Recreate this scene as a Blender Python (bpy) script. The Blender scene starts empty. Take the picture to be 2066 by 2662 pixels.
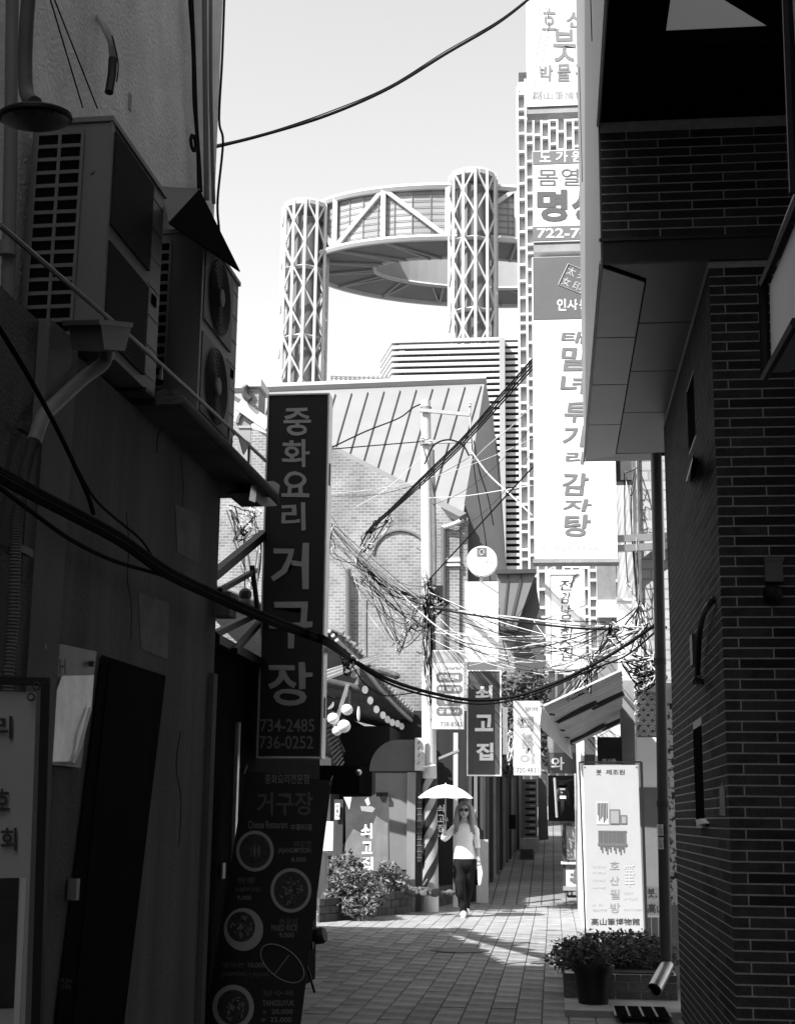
import bpy, bmesh, math, random
from mathutils import Vector as V, Matrix, noise
random.seed(7)
sc = bpy.context.scene
COL = sc.collection
# ---------------------------------------------------------------- camera
PW, PH, FPX = 2066.0, 2662.0, 3697.0
YAW, PIT, ROL, CH = math.radians(6.23), math.radians(12.18), math.radians(.65), 1.45
hd = V((-math.sin(YAW), math.cos(YAW), 0)); zz = V((0, 0, 1))
cf = hd*math.cos(PIT) + zz*math.sin(PIT)
r0 = V((math.cos(YAW), math.sin(YAW), 0)); u0 = r0.cross(cf)
cr = r0*math.cos(ROL) + u0*math.sin(ROL); cu = u0*math.cos(ROL) - r0*math.sin(ROL)
CAM = V((0, 0, CH))
cd = bpy.data.cameras.new('camera'); cam = bpy.data.objects.new('camera', cd); COL.objects.link(cam)
M = Matrix((cr, cu, -cf)).transposed().to_4x4(); M.translation = CAM
cam.matrix_world = M
cd.sensor_fit = 'VERTICAL'; cd.sensor_height = 36; cd.lens = 36*FPX/PH; cd.clip_end = 3000; cd.clip_start = .05
sc.camera = cam
# ---------------------------------------------------------------- world, sun, exposure
SD = (r0*1.2 + hd*1.0 + V((0, 0, -1.75))).normalized()          # the way the light travels
w = bpy.data.worlds.new('World'); sc.world = w; w.use_nodes = True
nt = w.node_tree; bg = nt.nodes['Background']
sky = nt.nodes.new('ShaderNodeTexSky'); sky.sky_type = 'NISHITA'; sky.sun_disc = False
sky.sun_elevation = math.asin(-SD.z); sky.sun_rotation = math.atan2(-SD.x, -SD.y)
sky.air_density = 3.0; sky.dust_density = 1.0; sky.ozone_density = 0
bw = nt.nodes.new('ShaderNodeRGBToBW')                          # black and white film
nt.links.new(sky.outputs[0], bw.inputs[0]); nt.links.new(bw.outputs[0], bg.inputs[0])
bg.inputs[1].default_value = .104
sl = bpy.data.lights.new('sun', 'SUN'); sl.energy = 5.0; sl.angle = math.radians(.5); sl.color = (1, 1, 1)
so = bpy.data.objects.new('sun', sl); COL.objects.link(so); so.location = (-30, -30, 60)
so.rotation_euler = SD.to_track_quat('-Z', 'Y').to_euler()
vs = sc.view_settings; vs.view_transform = 'Standard'; vs.look = 'None'; vs.gamma = 1; vs.use_curve_mapping = False
vs.exposure = 1.12
try:
    sc.cycles.max_bounces = 6; sc.cycles.diffuse_bounces = 4; sc.cycles.use_denoising = True
    sc.cycles.sample_clamp_indirect = 6
except Exception: pass
# ---------------------------------------------------------------- pixel -> place
def ray(x, y): return cf*FPX + cr*(x-PW/2) - cu*(y-PH/2)
def at(x, y, Y):
    d = ray(x, y); return CAM + d*(Y/d.y)
def gnd(x, y, z=0):
    d = ray(x, y); return CAM + d*((z-CH)/d.z)
def on(x, y, p0, n):
    d = ray(x, y); return CAM + d*((p0-CAM).dot(n)/d.dot(n))
D = 2066/1695.0
def gz(Y): return max(0.0, min(Y, 62)-26)*.085
# ---------------------------------------------------------------- mesh building
BASE = {}
class MB:
    def __init__(s): s.v = []; s.f = []
    def add(s, vs_, fs):
        k = len(s.v); s.v += [V(p) for p in vs_]; s.f += [tuple(i+k for i in f) for f in fs]; return s
    def box(s, x0, x1, y0, y1, z0, z1):
        return s.add([(x0,y0,z0),(x1,y0,z0),(x1,y1,z0),(x0,y1,z0),(x0,y0,z1),(x1,y0,z1),(x1,y1,z1),(x0,y1,z1)],
                     [(3,2,1,0),(4,5,6,7),(0,1,5,4),(1,2,6,5),(2,3,7,6),(3,0,4,7)])
    def ob(s, c, a, b, e):                      # oriented box, half axes a, b, e
        c, a, b, e = V(c), V(a), V(b), V(e)
        P = [c+a*i+b*j+e*k for k in (-1,1) for (i,j) in ((-1,-1),(1,-1),(1,1),(-1,1))]
        return s.add(P, [(3,2,1,0),(4,5,6,7),(0,1,5,4),(1,2,6,5),(2,3,7,6),(3,0,4,7)])
    def prism(s, poly, off):
        n = len(poly); off = V(off); A = [V(p) for p in poly]
        return s.add(A+[p+off for p in A], [tuple(range(n))[::-1], tuple(range(n,2*n))]+[(i,(i+1)%n,n+(i+1)%n,n+i) for i in range(n)])
    def bar(s, a, b, w_, h, up=(0,0,1)):        # rectangular bar a->b
        a, b = V(a), V(b); d = (b-a); L = d.length
        if L < 1e-6: return s
        d /= L; u = V(up)
        if abs(d.dot(u)) > .98: u = V((0,1,0))
        x = d.cross(u).normalized(); y = x.cross(d).normalized()
        return s.ob((a+b)/2, x*(w_/2), y*(h/2), d*(L/2))
    def tube(s, pts, r, n=6, cap=True):
        pts = [V(p) for p in pts]; m = len(pts)
        R = r if isinstance(r, (list, tuple)) else [r]*m
        t0 = (pts[1]-pts[0]).normalized(); u = V((0,0,1)) if abs(t0.z) < .9 else V((1,0,0))
        x = t0.cross(u).normalized(); k = len(s.v)
        for i, p in enumerate(pts):
            t = (pts[min(i+1,m-1)]-pts[max(i-1,0)]).normalized()
            x = (x - t*x.dot(t)).normalized(); y = t.cross(x)
            for j in range(n):
                a = 2*math.pi*j/n; s.v.append(p + (x*math.cos(a)+y*math.sin(a))*R[i])
        for i in range(m-1):
            for j in range(n):
                s.f.append((k+i*n+j, k+i*n+(j+1)%n, k+(i+1)*n+(j+1)%n, k+(i+1)*n+j))
        if cap: s.f.append(tuple(k+j for j in range(n))[::-1]); s.f.append(tuple(k+(m-1)*n+j for j in range(n)))
        return s
    def lathe(s, c, prof, ax=(0,0,1), n=20):     # prof: (radius, height)
        c = V(c); ax = V(ax).normalized(); u = V((0,0,1)) if abs(ax.z) < .9 else V((1,0,0))
        x = ax.cross(u).normalized(); y = ax.cross(x); k = len(s.v)
        for r, h in prof:
            for j in range(n):
                a = 2*math.pi*j/n; s.v.append(c+ax*h+(x*math.cos(a)+y*math.sin(a))*max(r,1e-4))
        for i in range(len(prof)-1):
            for j in range(n): s.f.append((k+i*n+j, k+i*n+(j+1)%n, k+(i+1)*n+(j+1)%n, k+(i+1)*n+j))
        s.f.append(tuple(k+j for j in range(n))[::-1]); s.f.append(tuple(k+(len(prof)-1)*n+j for j in range(n)))
        return s
    def ball(s, c, r, n=14, m=8, sq=(1,1,1)):
        return s.add([V(c)+V((r*sq[0]*math.sin(math.pi*i/m)*math.cos(2*math.pi*j/n), r*sq[1]*math.sin(math.pi*i/m)*math.sin(2*math.pi*j/n), r*sq[2]*math.cos(math.pi*i/m))) for i in range(m+1) for j in range(n)],
                     [(i*n+j,(i+1)*n+j,(i+1)*n+(j+1)%n,i*n+(j+1)%n) for i in range(m) for j in range(n)])
    def face(s, pts): return s.add(pts, [tuple(range(len(pts)))])
def mesh_obj(name, mb, m, base, parent, smooth):
    me = bpy.data.meshes.new(name)
    me.from_pydata([tuple(p-base) for p in mb.v], [], mb.f); me.update()
    if smooth:
        me.polygons.foreach_set('use_smooth', [True]*len(me.polygons))
        try: me.set_sharp_from_angle(angle=math.radians(38))
        except Exception: pass
    if m: me.materials.append(m)
    o = bpy.data.objects.new(name, me); COL.objects.link(o)
    if parent: o.parent = parent; BASE[o] = base
    else: o.location = base; BASE[o] = base
    return o
def tag(o, label=None, cat=None, group=None, kind=None):
    if label: o['label'] = label
    if cat: o['category'] = cat
    if group: o['group'] = group
    if kind: o['kind'] = kind
    return o
def T(name, label, cat, base, group=None):
    o = bpy.data.objects.new(name, None); COL.objects.link(o); o.empty_display_size = .2
    o.location = V(base); BASE[o] = V(base); return tag(o, label, cat, group, 'thing')
def part(parent, name, mb, m, smooth=False, label=None): 
    o = mesh_obj(name, mb, m, BASE[parent], parent, smooth)
    if label: o['label'] = label
    return o
def solo(name, label, cat, mb, m, group=None, smooth=False, kind=None):
    b = V((sum(p.x for p in mb.v)/len(mb.v), sum(p.y for p in mb.v)/len(mb.v), min(p.z for p in mb.v)))
    return tag(mesh_obj(name, mb, m, b, None, smooth), label, cat, group, kind)
def struct(name, mb, m, smooth=False): return tag(mesh_obj(name, mb, m, V((0,0,0)), None, smooth), kind='structure')
def copy_at(o, parent, loc, base=None):          # a piece that shares its mesh
    c = o.copy(); COL.objects.link(c); c.parent = parent; c.location = V(loc)-BASE[parent]; BASE[c] = BASE[parent]; return c
# ---------------------------------------------------------------- materials (grey film)
MATS = {}
def mat(name, v, rough=.8, var=.0, scale=4., bump=0., bscale=60., metal=0., rnd=0., spec=.3, streak=False, v2=None, thr=None):
    if name in MATS: return MATS[name]
    m = bpy.data.materials.new(name); m.use_nodes = True; t = m.node_tree; b = t.nodes['Principled BSDF']; L = t.links.new
    b.inputs['Base Color'].default_value = (v,v,v,1); b.inputs['Roughness'].default_value = rough
    b.inputs['Metallic'].default_value = metal; b.inputs['Specular IOR Level'].default_value = spec
    tc = t.nodes.new('ShaderNodeTexCoord'); src = tc.outputs['Object']
    if streak:
        mp = t.nodes.new('ShaderNodeMapping'); mp.inputs['Scale'].default_value = (1,1,.12); L(src, mp.inputs[0]); src = mp.outputs[0]
    val = None
    if var > 0 or v2 is not None:
        n = t.nodes.new('ShaderNodeTexNoise'); n.inputs['Scale'].default_value = scale; n.inputs['Detail'].default_value = 6; n.inputs['Roughness'].default_value = .65
        L(src, n.inputs[0])
        mr = t.nodes.new('ShaderNodeMapRange'); L(n.outputs['Fac'], mr.inputs[0])
        if v2 is None:
            mr.inputs[1].default_value=.25; mr.inputs[2].default_value=.75; mr.inputs[3].default_value=v*(1-var); mr.inputs[4].default_value=v*(1+var)
        else:
            c0 = thr or .5
            mr.inputs[1].default_value=c0-.03; mr.inputs[2].default_value=c0+.03; mr.inputs[3].default_value=v; mr.inputs[4].default_value=v2
        val = mr.outputs[0]
    if rnd > 0:
        oi = t.nodes.new('ShaderNodeObjectInfo'); mr2 = t.nodes.new('ShaderNodeMapRange'); L(oi.outputs['Random'], mr2.inputs[0])
        mr2.inputs[3].default_value=1-rnd; mr2.inputs[4].default_value=1+rnd
        mm = t.nodes.new('ShaderNodeMath'); mm.operation='MULTIPLY'; L(mr2.outputs[0], mm.inputs[0])
        if val: L(val, mm.inputs[1])
        else: mm.inputs[1].default_value = v
        val = mm.outputs[0]
    if val: L(val, b.inputs['Base Color'])
    if bump > 0:
        n2 = t.nodes.new('ShaderNodeTexNoise'); n2.inputs['Scale'].default_value=bscale; n2.inputs['Detail'].default_value=4; L(tc.outputs['Object'], n2.inputs[0])
        bp = t.nodes.new('ShaderNodeBump'); bp.inputs['Strength'].default_value=bump; bp.inputs['Distance'].default_value=.02; L(n2.outputs['Fac'], bp.inputs['Height']); L(bp.outputs[0], b.inputs['Normal'])
    MATS[name] = m; return m
def brickmat(name, c1, c2, mo, bw_, bh, ax='XZ', msize=.1):
    m = bpy.data.materials.new(name); m.use_nodes = True; t = m.node_tree; b = t.nodes['Principled BSDF']; L = t.links.new
    tc = t.nodes.new('ShaderNodeTexCoord'); sp = t.nodes.new('ShaderNodeSeparateXYZ'); cb = t.nodes.new('ShaderNodeCombineXYZ'); L(tc.outputs['Object'], sp.inputs[0])
    L(sp.outputs['XYZ'.index(ax[0])], cb.inputs[0]); L(sp.outputs['XYZ'.index(ax[1])], cb.inputs[1])
    br = t.nodes.new('ShaderNodeTexBrick'); L(cb.outputs[0], br.inputs[0]); br.inputs['Scale'].default_value=1
    br.inputs['Brick Width'].default_value=bw_; br.inputs['Row Height'].default_value=bh; br.inputs['Mortar Size'].default_value=bh*msize
    for i, c in (('Color1',c1),('Color2',c2),('Mortar',mo)): br.inputs[i].default_value=(c,c,c,1)
    n = t.nodes.new('ShaderNodeTexNoise'); n.inputs['Scale'].default_value=.8; n.inputs['Detail'].default_value=8; L(tc.outputs['Object'], n.inputs[0])
    mr = t.nodes.new('ShaderNodeMapRange'); L(n.outputs['Fac'], mr.inputs[0]); mr.inputs[1].default_value=.3; mr.inputs[2].default_value=.7; mr.inputs[3].default_value=.6; mr.inputs[4].default_value=1.3
    mx = t.nodes.new('ShaderNodeMix'); mx.data_type='RGBA'; mx.blend_type='MULTIPLY'; mx.inputs[0].default_value=1; L(br.outputs['Color'], mx.inputs[6]); L(mr.outputs[0], mx.inputs[7])
    L(mx.outputs[2], b.inputs['Base Color']); b.inputs['Roughness'].default_value=.9
    bp = t.nodes.new('ShaderNodeBump'); bp.inputs['Strength'].default_value=.4; bp.inputs['Distance'].default_value=.01; bp.invert=True; L(br.outputs['Fac'], bp.inputs['Height']); L(bp.outputs[0], b.inputs['Normal'])
    MATS[name] = m; return m
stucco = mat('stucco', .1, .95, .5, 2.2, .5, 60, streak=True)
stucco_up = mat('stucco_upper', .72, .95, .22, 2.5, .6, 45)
concrete = mat('concrete', .3, .9, .25, 3, .3, 50)
pale_conc = mat('pale_concrete', .55, .9, .15, 2, .2, 60)
black = mat('black_paint', .012, .55, .3, 8)
blackm = mat('black_matte', .008, .95, spec=0)
rubber = mat('cable_black', .014, .95, .3, 10, spec=.04)
cable_pale = mat('cable_pale', .5, .7, .2, 10)
dark = mat('dark_metal', .04, .5, .3, 5, spec=.4)
midm = mat('mid_metal', .18, .5, .25, 6)
steel = mat('steel', .45, .28, .2, 8, metal=.9)
acwhite = mat('ac_enamel', .17, .55, .16, 3, streak=True)
acgrey = mat('ac_grille', .08, .6, .15, 6)
white = mat('white_paint', .78, .6, .06, 3)
whitesign = mat('sign_white', .8, .45, .03, 2)
offwhite = mat('off_white', .6, .7, .12, 3)
ink = mat('ink_dark', .045, .7)
inkmid = mat('ink_mid', .14, .7)
inkgrey = mat('ink_grey', .3, .7)
inkpale = mat('ink_pale', .5, .7)
lettergrey = mat('letter_grey', .33, .6)
alum = mat('aluminium', .5, .35, .12, 6, metal=.6)
wood = mat('dark_wood', .05, .75, .4, 6, streak=True)
woodm = mat('mid_wood', .16, .75, .3, 6, streak=True)
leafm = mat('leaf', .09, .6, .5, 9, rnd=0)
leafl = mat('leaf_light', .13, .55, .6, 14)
soil = mat('soil', .05, .95, .4, 12, .5, 30)
# ---------------------------------------------------------------- lettering
_tc = {}
GS = bpy.data.scenes.new('glyph_bench'); GL = GS.view_layers[0]
def glyph(s, bold=0.0, spacing=1.0):
    k = (s, bold, spacing)
    if k in _tc: return _tc[k]
    c = bpy.data.curves.new('lettering', 'FONT'); c.body = s; c.offset = bold; c.resolution_u = 3; c.space_character = spacing
    o = bpy.data.objects.new('lettering_source', c); GS.collection.objects.link(o)
    GL.update()
    me = o.evaluated_get(GL.depsgraph).to_mesh()
    vs_ = [(v.co.x, v.co.y) for v in me.vertices]; fs = [tuple(p.vertices) for p in me.polygons]
    bpy.data.objects.remove(o); bpy.data.curves.remove(c)
    x0=min(p[0] for p in vs_); x1=max(p[0] for p in vs_); y0=min(p[1] for p in vs_); y1=max(p[1] for p in vs_)
    vs_ = [((p[0]-x0)/max(x1-x0,1e-6), (p[1]-y0)/max(y1-y0,1e-6)) for p in vs_]
    _tc[k] = (vs_, fs); return _tc[k]
def letters(parent, items, m, p0, n, bold=.0, eps=.006, name='lettering', wob=0., shear=0.):
    """items: (text, x0, y0, x1, y1) photo-pixel boxes that are set out on the plane p0, n"""
    n = V(n).normalized()
    if n.dot(CAM-p0) < 0: n = -n
    for it in items:
        mb = MB(); s, x0, y0, x1, y1 = it[:5]; vs_, fs = glyph(s, it[5] if len(it) > 5 else bold)
        bl, br, tl = on(x0,y1,p0,n), on(x1,y1,p0,n), on(x0,y0,p0,n); ox = random.random()*50
        P = []
        for (a, b) in vs_:
            if wob: a += wob*noise.noise(V((a*2.5+ox, b*2.5, 1))) ; b += wob*noise.noise(V((a*2.5+ox, b*2.5, 9)))
            a += shear*(b-.5)
            P.append(bl+(br-bl)*a+(tl-bl)*b+n*eps)
        mb.add(P, fs); part(parent, name, mb, m)
NY = V((0,-1,0))
def sign(name, label, x0, y0, x1, y1, Y, th, face, frame=None, fw=.02, cat='sign', group=None, facename='face'):
    ym = (y0+y1)/2; xm = (x0+x1)/2
    X0, X1 = at(x0,ym,Y).x, at(x1,ym,Y).x; Z0, Z1 = at(xm,y1,Y).z, at(xm,y0,Y).z
    t = T(name, label, cat, ((X0+X1)/2, Y+th/2, Z0), group)
    if frame:
        part(t, 'casing', MB().box(X0,X1,Y+.012,Y+th,Z0,Z1), frame)
        part(t, facename, MB().box(X0+fw*.7,X1-fw*.7,Y+.002,Y+.011,Z0+fw*.7,Z1-fw*.7), face)
        for q in ((X0,X1,Z1-fw,Z1),(X0,X1,Z0,Z0+fw)): part(t, 'frame_rail', MB().box(q[0],q[1],Y-.012,Y+.0119,q[2],q[3]), frame)
        for q in ((X0,X0+fw),(X1-fw,X1)): part(t, 'frame_stile', MB().box(q[0],q[1],Y-.0125,Y+.0118,Z0+fw,Z1-fw), frame)
    else: part(t, facename, MB().box(X0,X1,Y,Y+th,Z0,Z1), face)
    return t, X0, X1, Z0, Z1
def rect(parent, name, x0, y0, x1, y1, Y, m, eps=.003, th=.002):
    a = at(x0,(y0+y1)/2,Y); b = at(x1,(y0+y1)/2,Y); z0 = at((x0+x1)/2,y1,Y).z; z1 = at((x0+x1)/2,y0,Y).z
    return part(parent, name, MB().box(a.x,b.x,Y-eps-th,Y-eps,z0,z1), m)
def sag(a, b, s, n=16, jit=0):
    a, b = V(a), V(b); o = []
    for i in range(n+1):
        t = i/n; p = a.lerp(b, t); p.z -= 4*s*t*(1-t)
        if jit: p += V((random.uniform(-jit,jit),random.uniform(-jit,jit),random.uniform(-jit,jit)))*math.sin(math.pi*t)
        o.append(p)
    return o
def through(pts, n=8):                            # smooth line through points (Catmull-Rom)
    P = [V(p) for p in pts]; P = [P[0]*2-P[1]]+P+[P[-1]*2-P[-2]]; o = []
    for i in range(1, len(P)-2):
        a,b,c,d = P[i-1:i+3]
        for k in range(n):
            t = k/n; o.append(.5*((2*b)+(c-a)*t+(2*a-5*b+4*c-d)*t*t+(3*b-a-3*c+d)*t**3))
    o.append(P[-2]); return o
def leaves(mb, c, rad, n, size, seed=1, flat=1.0, shell=.35):
    rs = random.Random(seed); c = V(c)
    for i in range(n):
        while True:
            p = V((rs.uniform(-1,1), rs.uniform(-1,1), rs.uniform(-1,1)))
            if shell < p.length < 1: break
        k = 1+.35*noise.noise(p*2.3+V((seed,0,0)))
        q = c+V((p.x*rad[0]*k, p.y*rad[1]*k, p.z*rad[2]*k))
        a = V((rs.gauss(0,1), rs.gauss(0,1), rs.gauss(0,.6)+.2)).normalized(); b = a.cross(V((rs.gauss(0,1), rs.gauss(0,1), rs.gauss(0,1)))).normalized()
        s = size*rs.choice((.55,.8,1,1.25,1.7))*rs.uniform(.8,1.2); t = a.cross(b)*s*.12
        mb.add([q-a*s*.5, q+b*s*.26+t, q+a*s*.55, q-b*s*.26+t], [(0,1,2),(0,2,3)])
    return mb
# ================================================================ SETTING: ground
paver = mat('paver', .215, .9, .5, 2.3, .4, 60, rnd=.2, spec=.04)
jointm = mat('paver_joint', .07, .95, .3, 20)
road = mat('far_road', .13, .9, .25, .7, .3, 30)
struct('ground', MB().box(-400, 400, -60, 900, -.6, -.03), road)
# pavement under foot, its pavers as pieces
pv = struct('pavement', MB().box(-9, 3.6, -3, 26, -.029, -.012), jointm)
PA, PB = .2, .4
unit = MB().add([(-PA/2+.002,-PB/2+.003,-.012),(PA/2-.003,-PB/2+.003,-.012),(PA/2-.003,PB/2-.003,-.012),(-PA/2+.002,PB/2-.003,-.012),
                 (-PA/2+.006,-PB/2+0.004,0),(PA/2-.006,-PB/2+0.004,0),(PA/2-.006,PB/2-0.004,0),(-PA/2+.006,PB/2-0.004,0)],
                [(4,5,6,7),(0,1,5,4),(1,2,6,5),(2,3,7,6),(3,0,4,7)])
cells = []
for i in range(-45, 18):
    for j in range(22, 65):
        x = i*PA; y = j*PB + (PB/2 if i % 2 else 0)
        p = V((x,y,0))-CAM; q = p.dot(cf); sx = PW/2+FPX*p.dot(cr)/q; sy = PH/2-FPX*p.dot(cu)/q
        cells.append((x, y, (820 < sx < 1480 and 2330 < sy < 2700)))
vis = sorted([c for c in cells if c[2]], key=lambda c: c[1]); near = set((c[0],c[1]) for c in vis[:295])
rest = MB(); first = None; rp = random.Random(3)
for x, y, v in cells:
    dz = rp.uniform(-.0025, .0025)
    if (x,y) in near:
        if first is None: first = mesh_obj('paver', unit, paver, V((0,0,0)), pv, False); first.location = (x,y,dz)
        else:
            c = first.copy(); COL.objects.link(c); c.parent = pv; c.location = (x,y,dz); c.rotation_euler = (rp.uniform(-.004,.004), rp.uniform(-.006,.006), 0)
    else: rest.add([p+V((x,y,dz)) for p in unit.v], unit.f)
tag(mesh_obj('pavers_beyond', rest, mat('paver_far', .24, .9, .3, 3, .4, 60, spec=.04), V((0,0,0)), pv, False), kind='stuff')
# the lane that climbs away between the shops
ln = MB(); Ys = [25.9+i*1.5 for i in range(26)]
def lane_x(Y): return -1.15+(Y-26)*.064, 1.6+(Y-26)*.05
for i, Y in enumerate(Ys):
    a, b = lane_x(Y); ln.v += [V((a-.8,Y,gz(Y)-.004)), V((b+.9,Y,gz(Y)-.004))]
    if i: ln.f.append((2*i-2,2*i-1,2*i+1,2*i))
struct('lane', ln, brickmat('lane_pavers', .17, .2, .05, .4, .22, 'YX', .06))
solo('manhole_cover', 'dark round manhole cover in the shaded paving', 'manhole', MB().lathe(gnd(1195,2471,.004), [(.33,0),(.33,.006),(.30,.006),(.30,.002),(.28,.002),(.28,.007)], n=28), dark)
# ================================================================ FOREGROUND LEFT: plastered building
ta = math.radians(1.65); dl = V((math.sin(ta), math.cos(ta), 0)); nl = V((math.cos(ta), -math.sin(ta), 0)); LW0 = V((-2.3,0,0))
def wl(x, y, off=0): return on(x, y, LW0+nl*off, nl)
def lw(Y, off, z): return LW0+nl*off+dl*(Y/dl.y)+V((0,0,z))
def lbox(mb, Ya, Yb, oa, ob_, z0, z1):
    P = [lw(Ya,oa,z0),lw(Ya,ob_,z0),lw(Yb,ob_,z0),lw(Yb,oa,z0)]
    return mb.prism(P, (0,0,z1-z0))
YE = wl(543,2100).y; UO = -.3
bl_ = T('plastered_building', 'dark plastered building with a ledge along the left side of the alley', 'building', lw(7,-2,0))
YSP = wl(335,2100).y; ZLO = wl(140,868).z
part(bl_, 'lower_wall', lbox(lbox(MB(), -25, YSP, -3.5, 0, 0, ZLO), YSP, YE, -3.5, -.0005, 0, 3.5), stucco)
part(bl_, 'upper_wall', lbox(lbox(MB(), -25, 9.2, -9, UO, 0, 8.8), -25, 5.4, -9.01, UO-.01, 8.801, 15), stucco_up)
YA1 = wl(438,317,.12).y+.04
led = part(bl_, 'ledge', lbox(lbox(MB(), YA1, 8.95, UO-.01, .22, 3.5, 3.58), YSP-.25, YA1, .135, .22, 3.5, 3.579), stucco)
part(bl_, 'wall_wire', MB().tube(through([wl(408,1178,.004), wl(410,1135,.012), wl(420,1116,.014), wl(437,1113,.006)],5), .003, 4), rubber)
for pts in ([(330,1330),(338,1420),(330,1500),(345,1580),(340,1660)],[(470,1180),(480,1260),(474,1330),(490,1400)],[(470,1900),(462,1990),(474,2080),(466,2200)]): part(bl_, 'wall_crack', MB().tube(through([wl(x+random.uniform(-4,4),y,.0005) for x,y in pts],6), .0022, 4), blackm)
for a, b in (((360,1560),(440,1700)),((455,1330),(520,1450))): part(bl_, 'render_patch', MB().prism([wl(a[0],a[1]-20,.0008), wl(b[0],a[1]+8,.0008), wl(b[0]-4,b[1]+14,.0008), wl(a[0]+6,b[1]-12,.0008)], nl*.002), mat('render_patch', .14, .95, .3, 6, .5, 60))
lip = [lw(y,.235,3.53) for y in (YSP-.25,7,8,8.5,8.95)]+[lw(9.02,.235,3.53),lw(9.16,.235,3.50)]
part(led, 'ledge_lip', MB().tube(lip, [.03]*6+[.01], 10), stucco, True)
part(bl_, 'pilaster', lbox(MB(), wl(57,1500).y, wl(138,1500).y, 0, .05, 0, ZLO+.01), mat('plaster_pilaster', .14, .9, .2, 2, .3, 70, streak=True))
part(bl_, 'wall_vent_scar', MB().ob(wl(338,265,UO+.003), nl*.004, dl*.02, V((0,0,.05))), concrete)
part(bl_, 'corner_strip', lbox(MB(), 8.45, YE-.02, .0, .03, .05, 2.3), stucco)
# slanting doorway, its recess shade put in as flat matte black
dq = [wl(265,1703,.01), wl(430,1757,.01), wl(318,2690,.01), wl(140,2690,.01)]
dt = T('door', 'tall slanting black door leaf against the left wall', 'door', (dq[2]+dq[3])/2)
part(dt, 'recess_sheet', MB().prism(dq, nl*.004), mat('recess_black', .006, .95, .3, 3, spec=.02))
iq = [wl(284,1722,.0145), wl(412,1764,.0145), wl(300,2690,.0145), wl(186,2690,.0145)]
part(dt, 'recess_inset', MB().prism(iq, nl*.004), mat('recess_inset_black', .008, .95, .3, 3, spec=.02))
h = wl(192,2312,.03); part(dt, 'handle', MB().ob(h, nl*.02, dl*.02, V((0,0,.045))), midm)
letters(dt, [('PUSH',155,2544,183,2556),('미세요',155,2558,183,2572)], mat('door_print', .06, .8), wl(170,2560,.019), nl)
# clear plastic poster holder
pq = [wl(104,1664,.012), wl(246,1694,.012), wl(204,1996,.012), wl(88,1983,.012)]
ph = T('poster_holder', 'crumpled plastic poster holder hung on the left wall beside the black door', 'poster', pq[3])
part(ph, 'back_board', MB().prism(pq, nl*.012), mat('poster_board', .2, .5, .2, 4))
sq = [wl(160,1757,.03), wl(243,1755,.03), wl(236,1850,.03), wl(196,1980,.03), wl(124,1980,.03), wl(134,1830,.03)]
part(ph, 'lit_plastic_patch', MB().prism(sq, nl*.004), mat('lit_plastic_patch', .75, .25, .25, 6, .3, 9, spec=.6))  # pale patch puts the lit, reflecting part of the plastic into colour
part(ph, 'fold', MB().tube(through([wl(236,1840,.045),wl(218,1905,.05),wl(206,1950,.045),wl(190,1985,.04)],5), .008, 5), offwhite, True)
letters(ph, [('AHH',110,1712,168,1752)], ink, wl(140,1730,.028), nl, .01)
for q in ((112,1680),(240,1726)): part(ph, 'clip', MB().ob(wl(q[0],q[1],.04), nl*.012, dl*.012, V((0,0,.012))), dark)
# illuminated stand at the far left
YS = 4.5
ls = T('standing_sign', 'white standing banner in a black frame at the left edge', 'sign', at(40,2662,YS))
def quad(mb, pts, Y, th=.02): return mb.prism([at(x,y,Y) for x,y in pts], (0,th,0))
part(ls, 'frame_rail', quad(MB(), [(-60,1757),(131,1762),(131,1782),(-60,1777)], YS, .03), black)
part(ls, 'frame_post', quad(MB(), [(107,1784),(131,1784),(104,2700),(80,2700)], YS, .03), black)
part(ls, 'banner', quad(MB(), [(-60,1795),(95,1800),(64,2700),(-90,2700)], YS+.03, .004), mat('banner_grey', .4, .6, .1, 2))
part(ls, 'banner_margin', quad(MB(), [(55,2282),(70,2282),(50,2700),(34,2700)], YS+.025, .003), offwhite)
part(ls, 'picture', quad(MB(), [(-60,2284),(50,2282),(36,2620),(-80,2625)], YS+.026, .003), mat('banner_picture', .03, .6, .6, 5))
letters(ls, [('리',-14,1862,35,1920),('호',-12,2050,28,2108),('회',4,2152,46,2212)], ink, V((0,YS+.02,0)), NY, .025)
for q in ((82,1812),(96,1784)): part(ls, 'tie_ring', MB().tube([at(q[0]+9*math.cos(a),q[1]+9*math.sin(a),YS-.01) for a in [i*.63 for i in range(11)]], .003, 5, False), dark)
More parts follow.
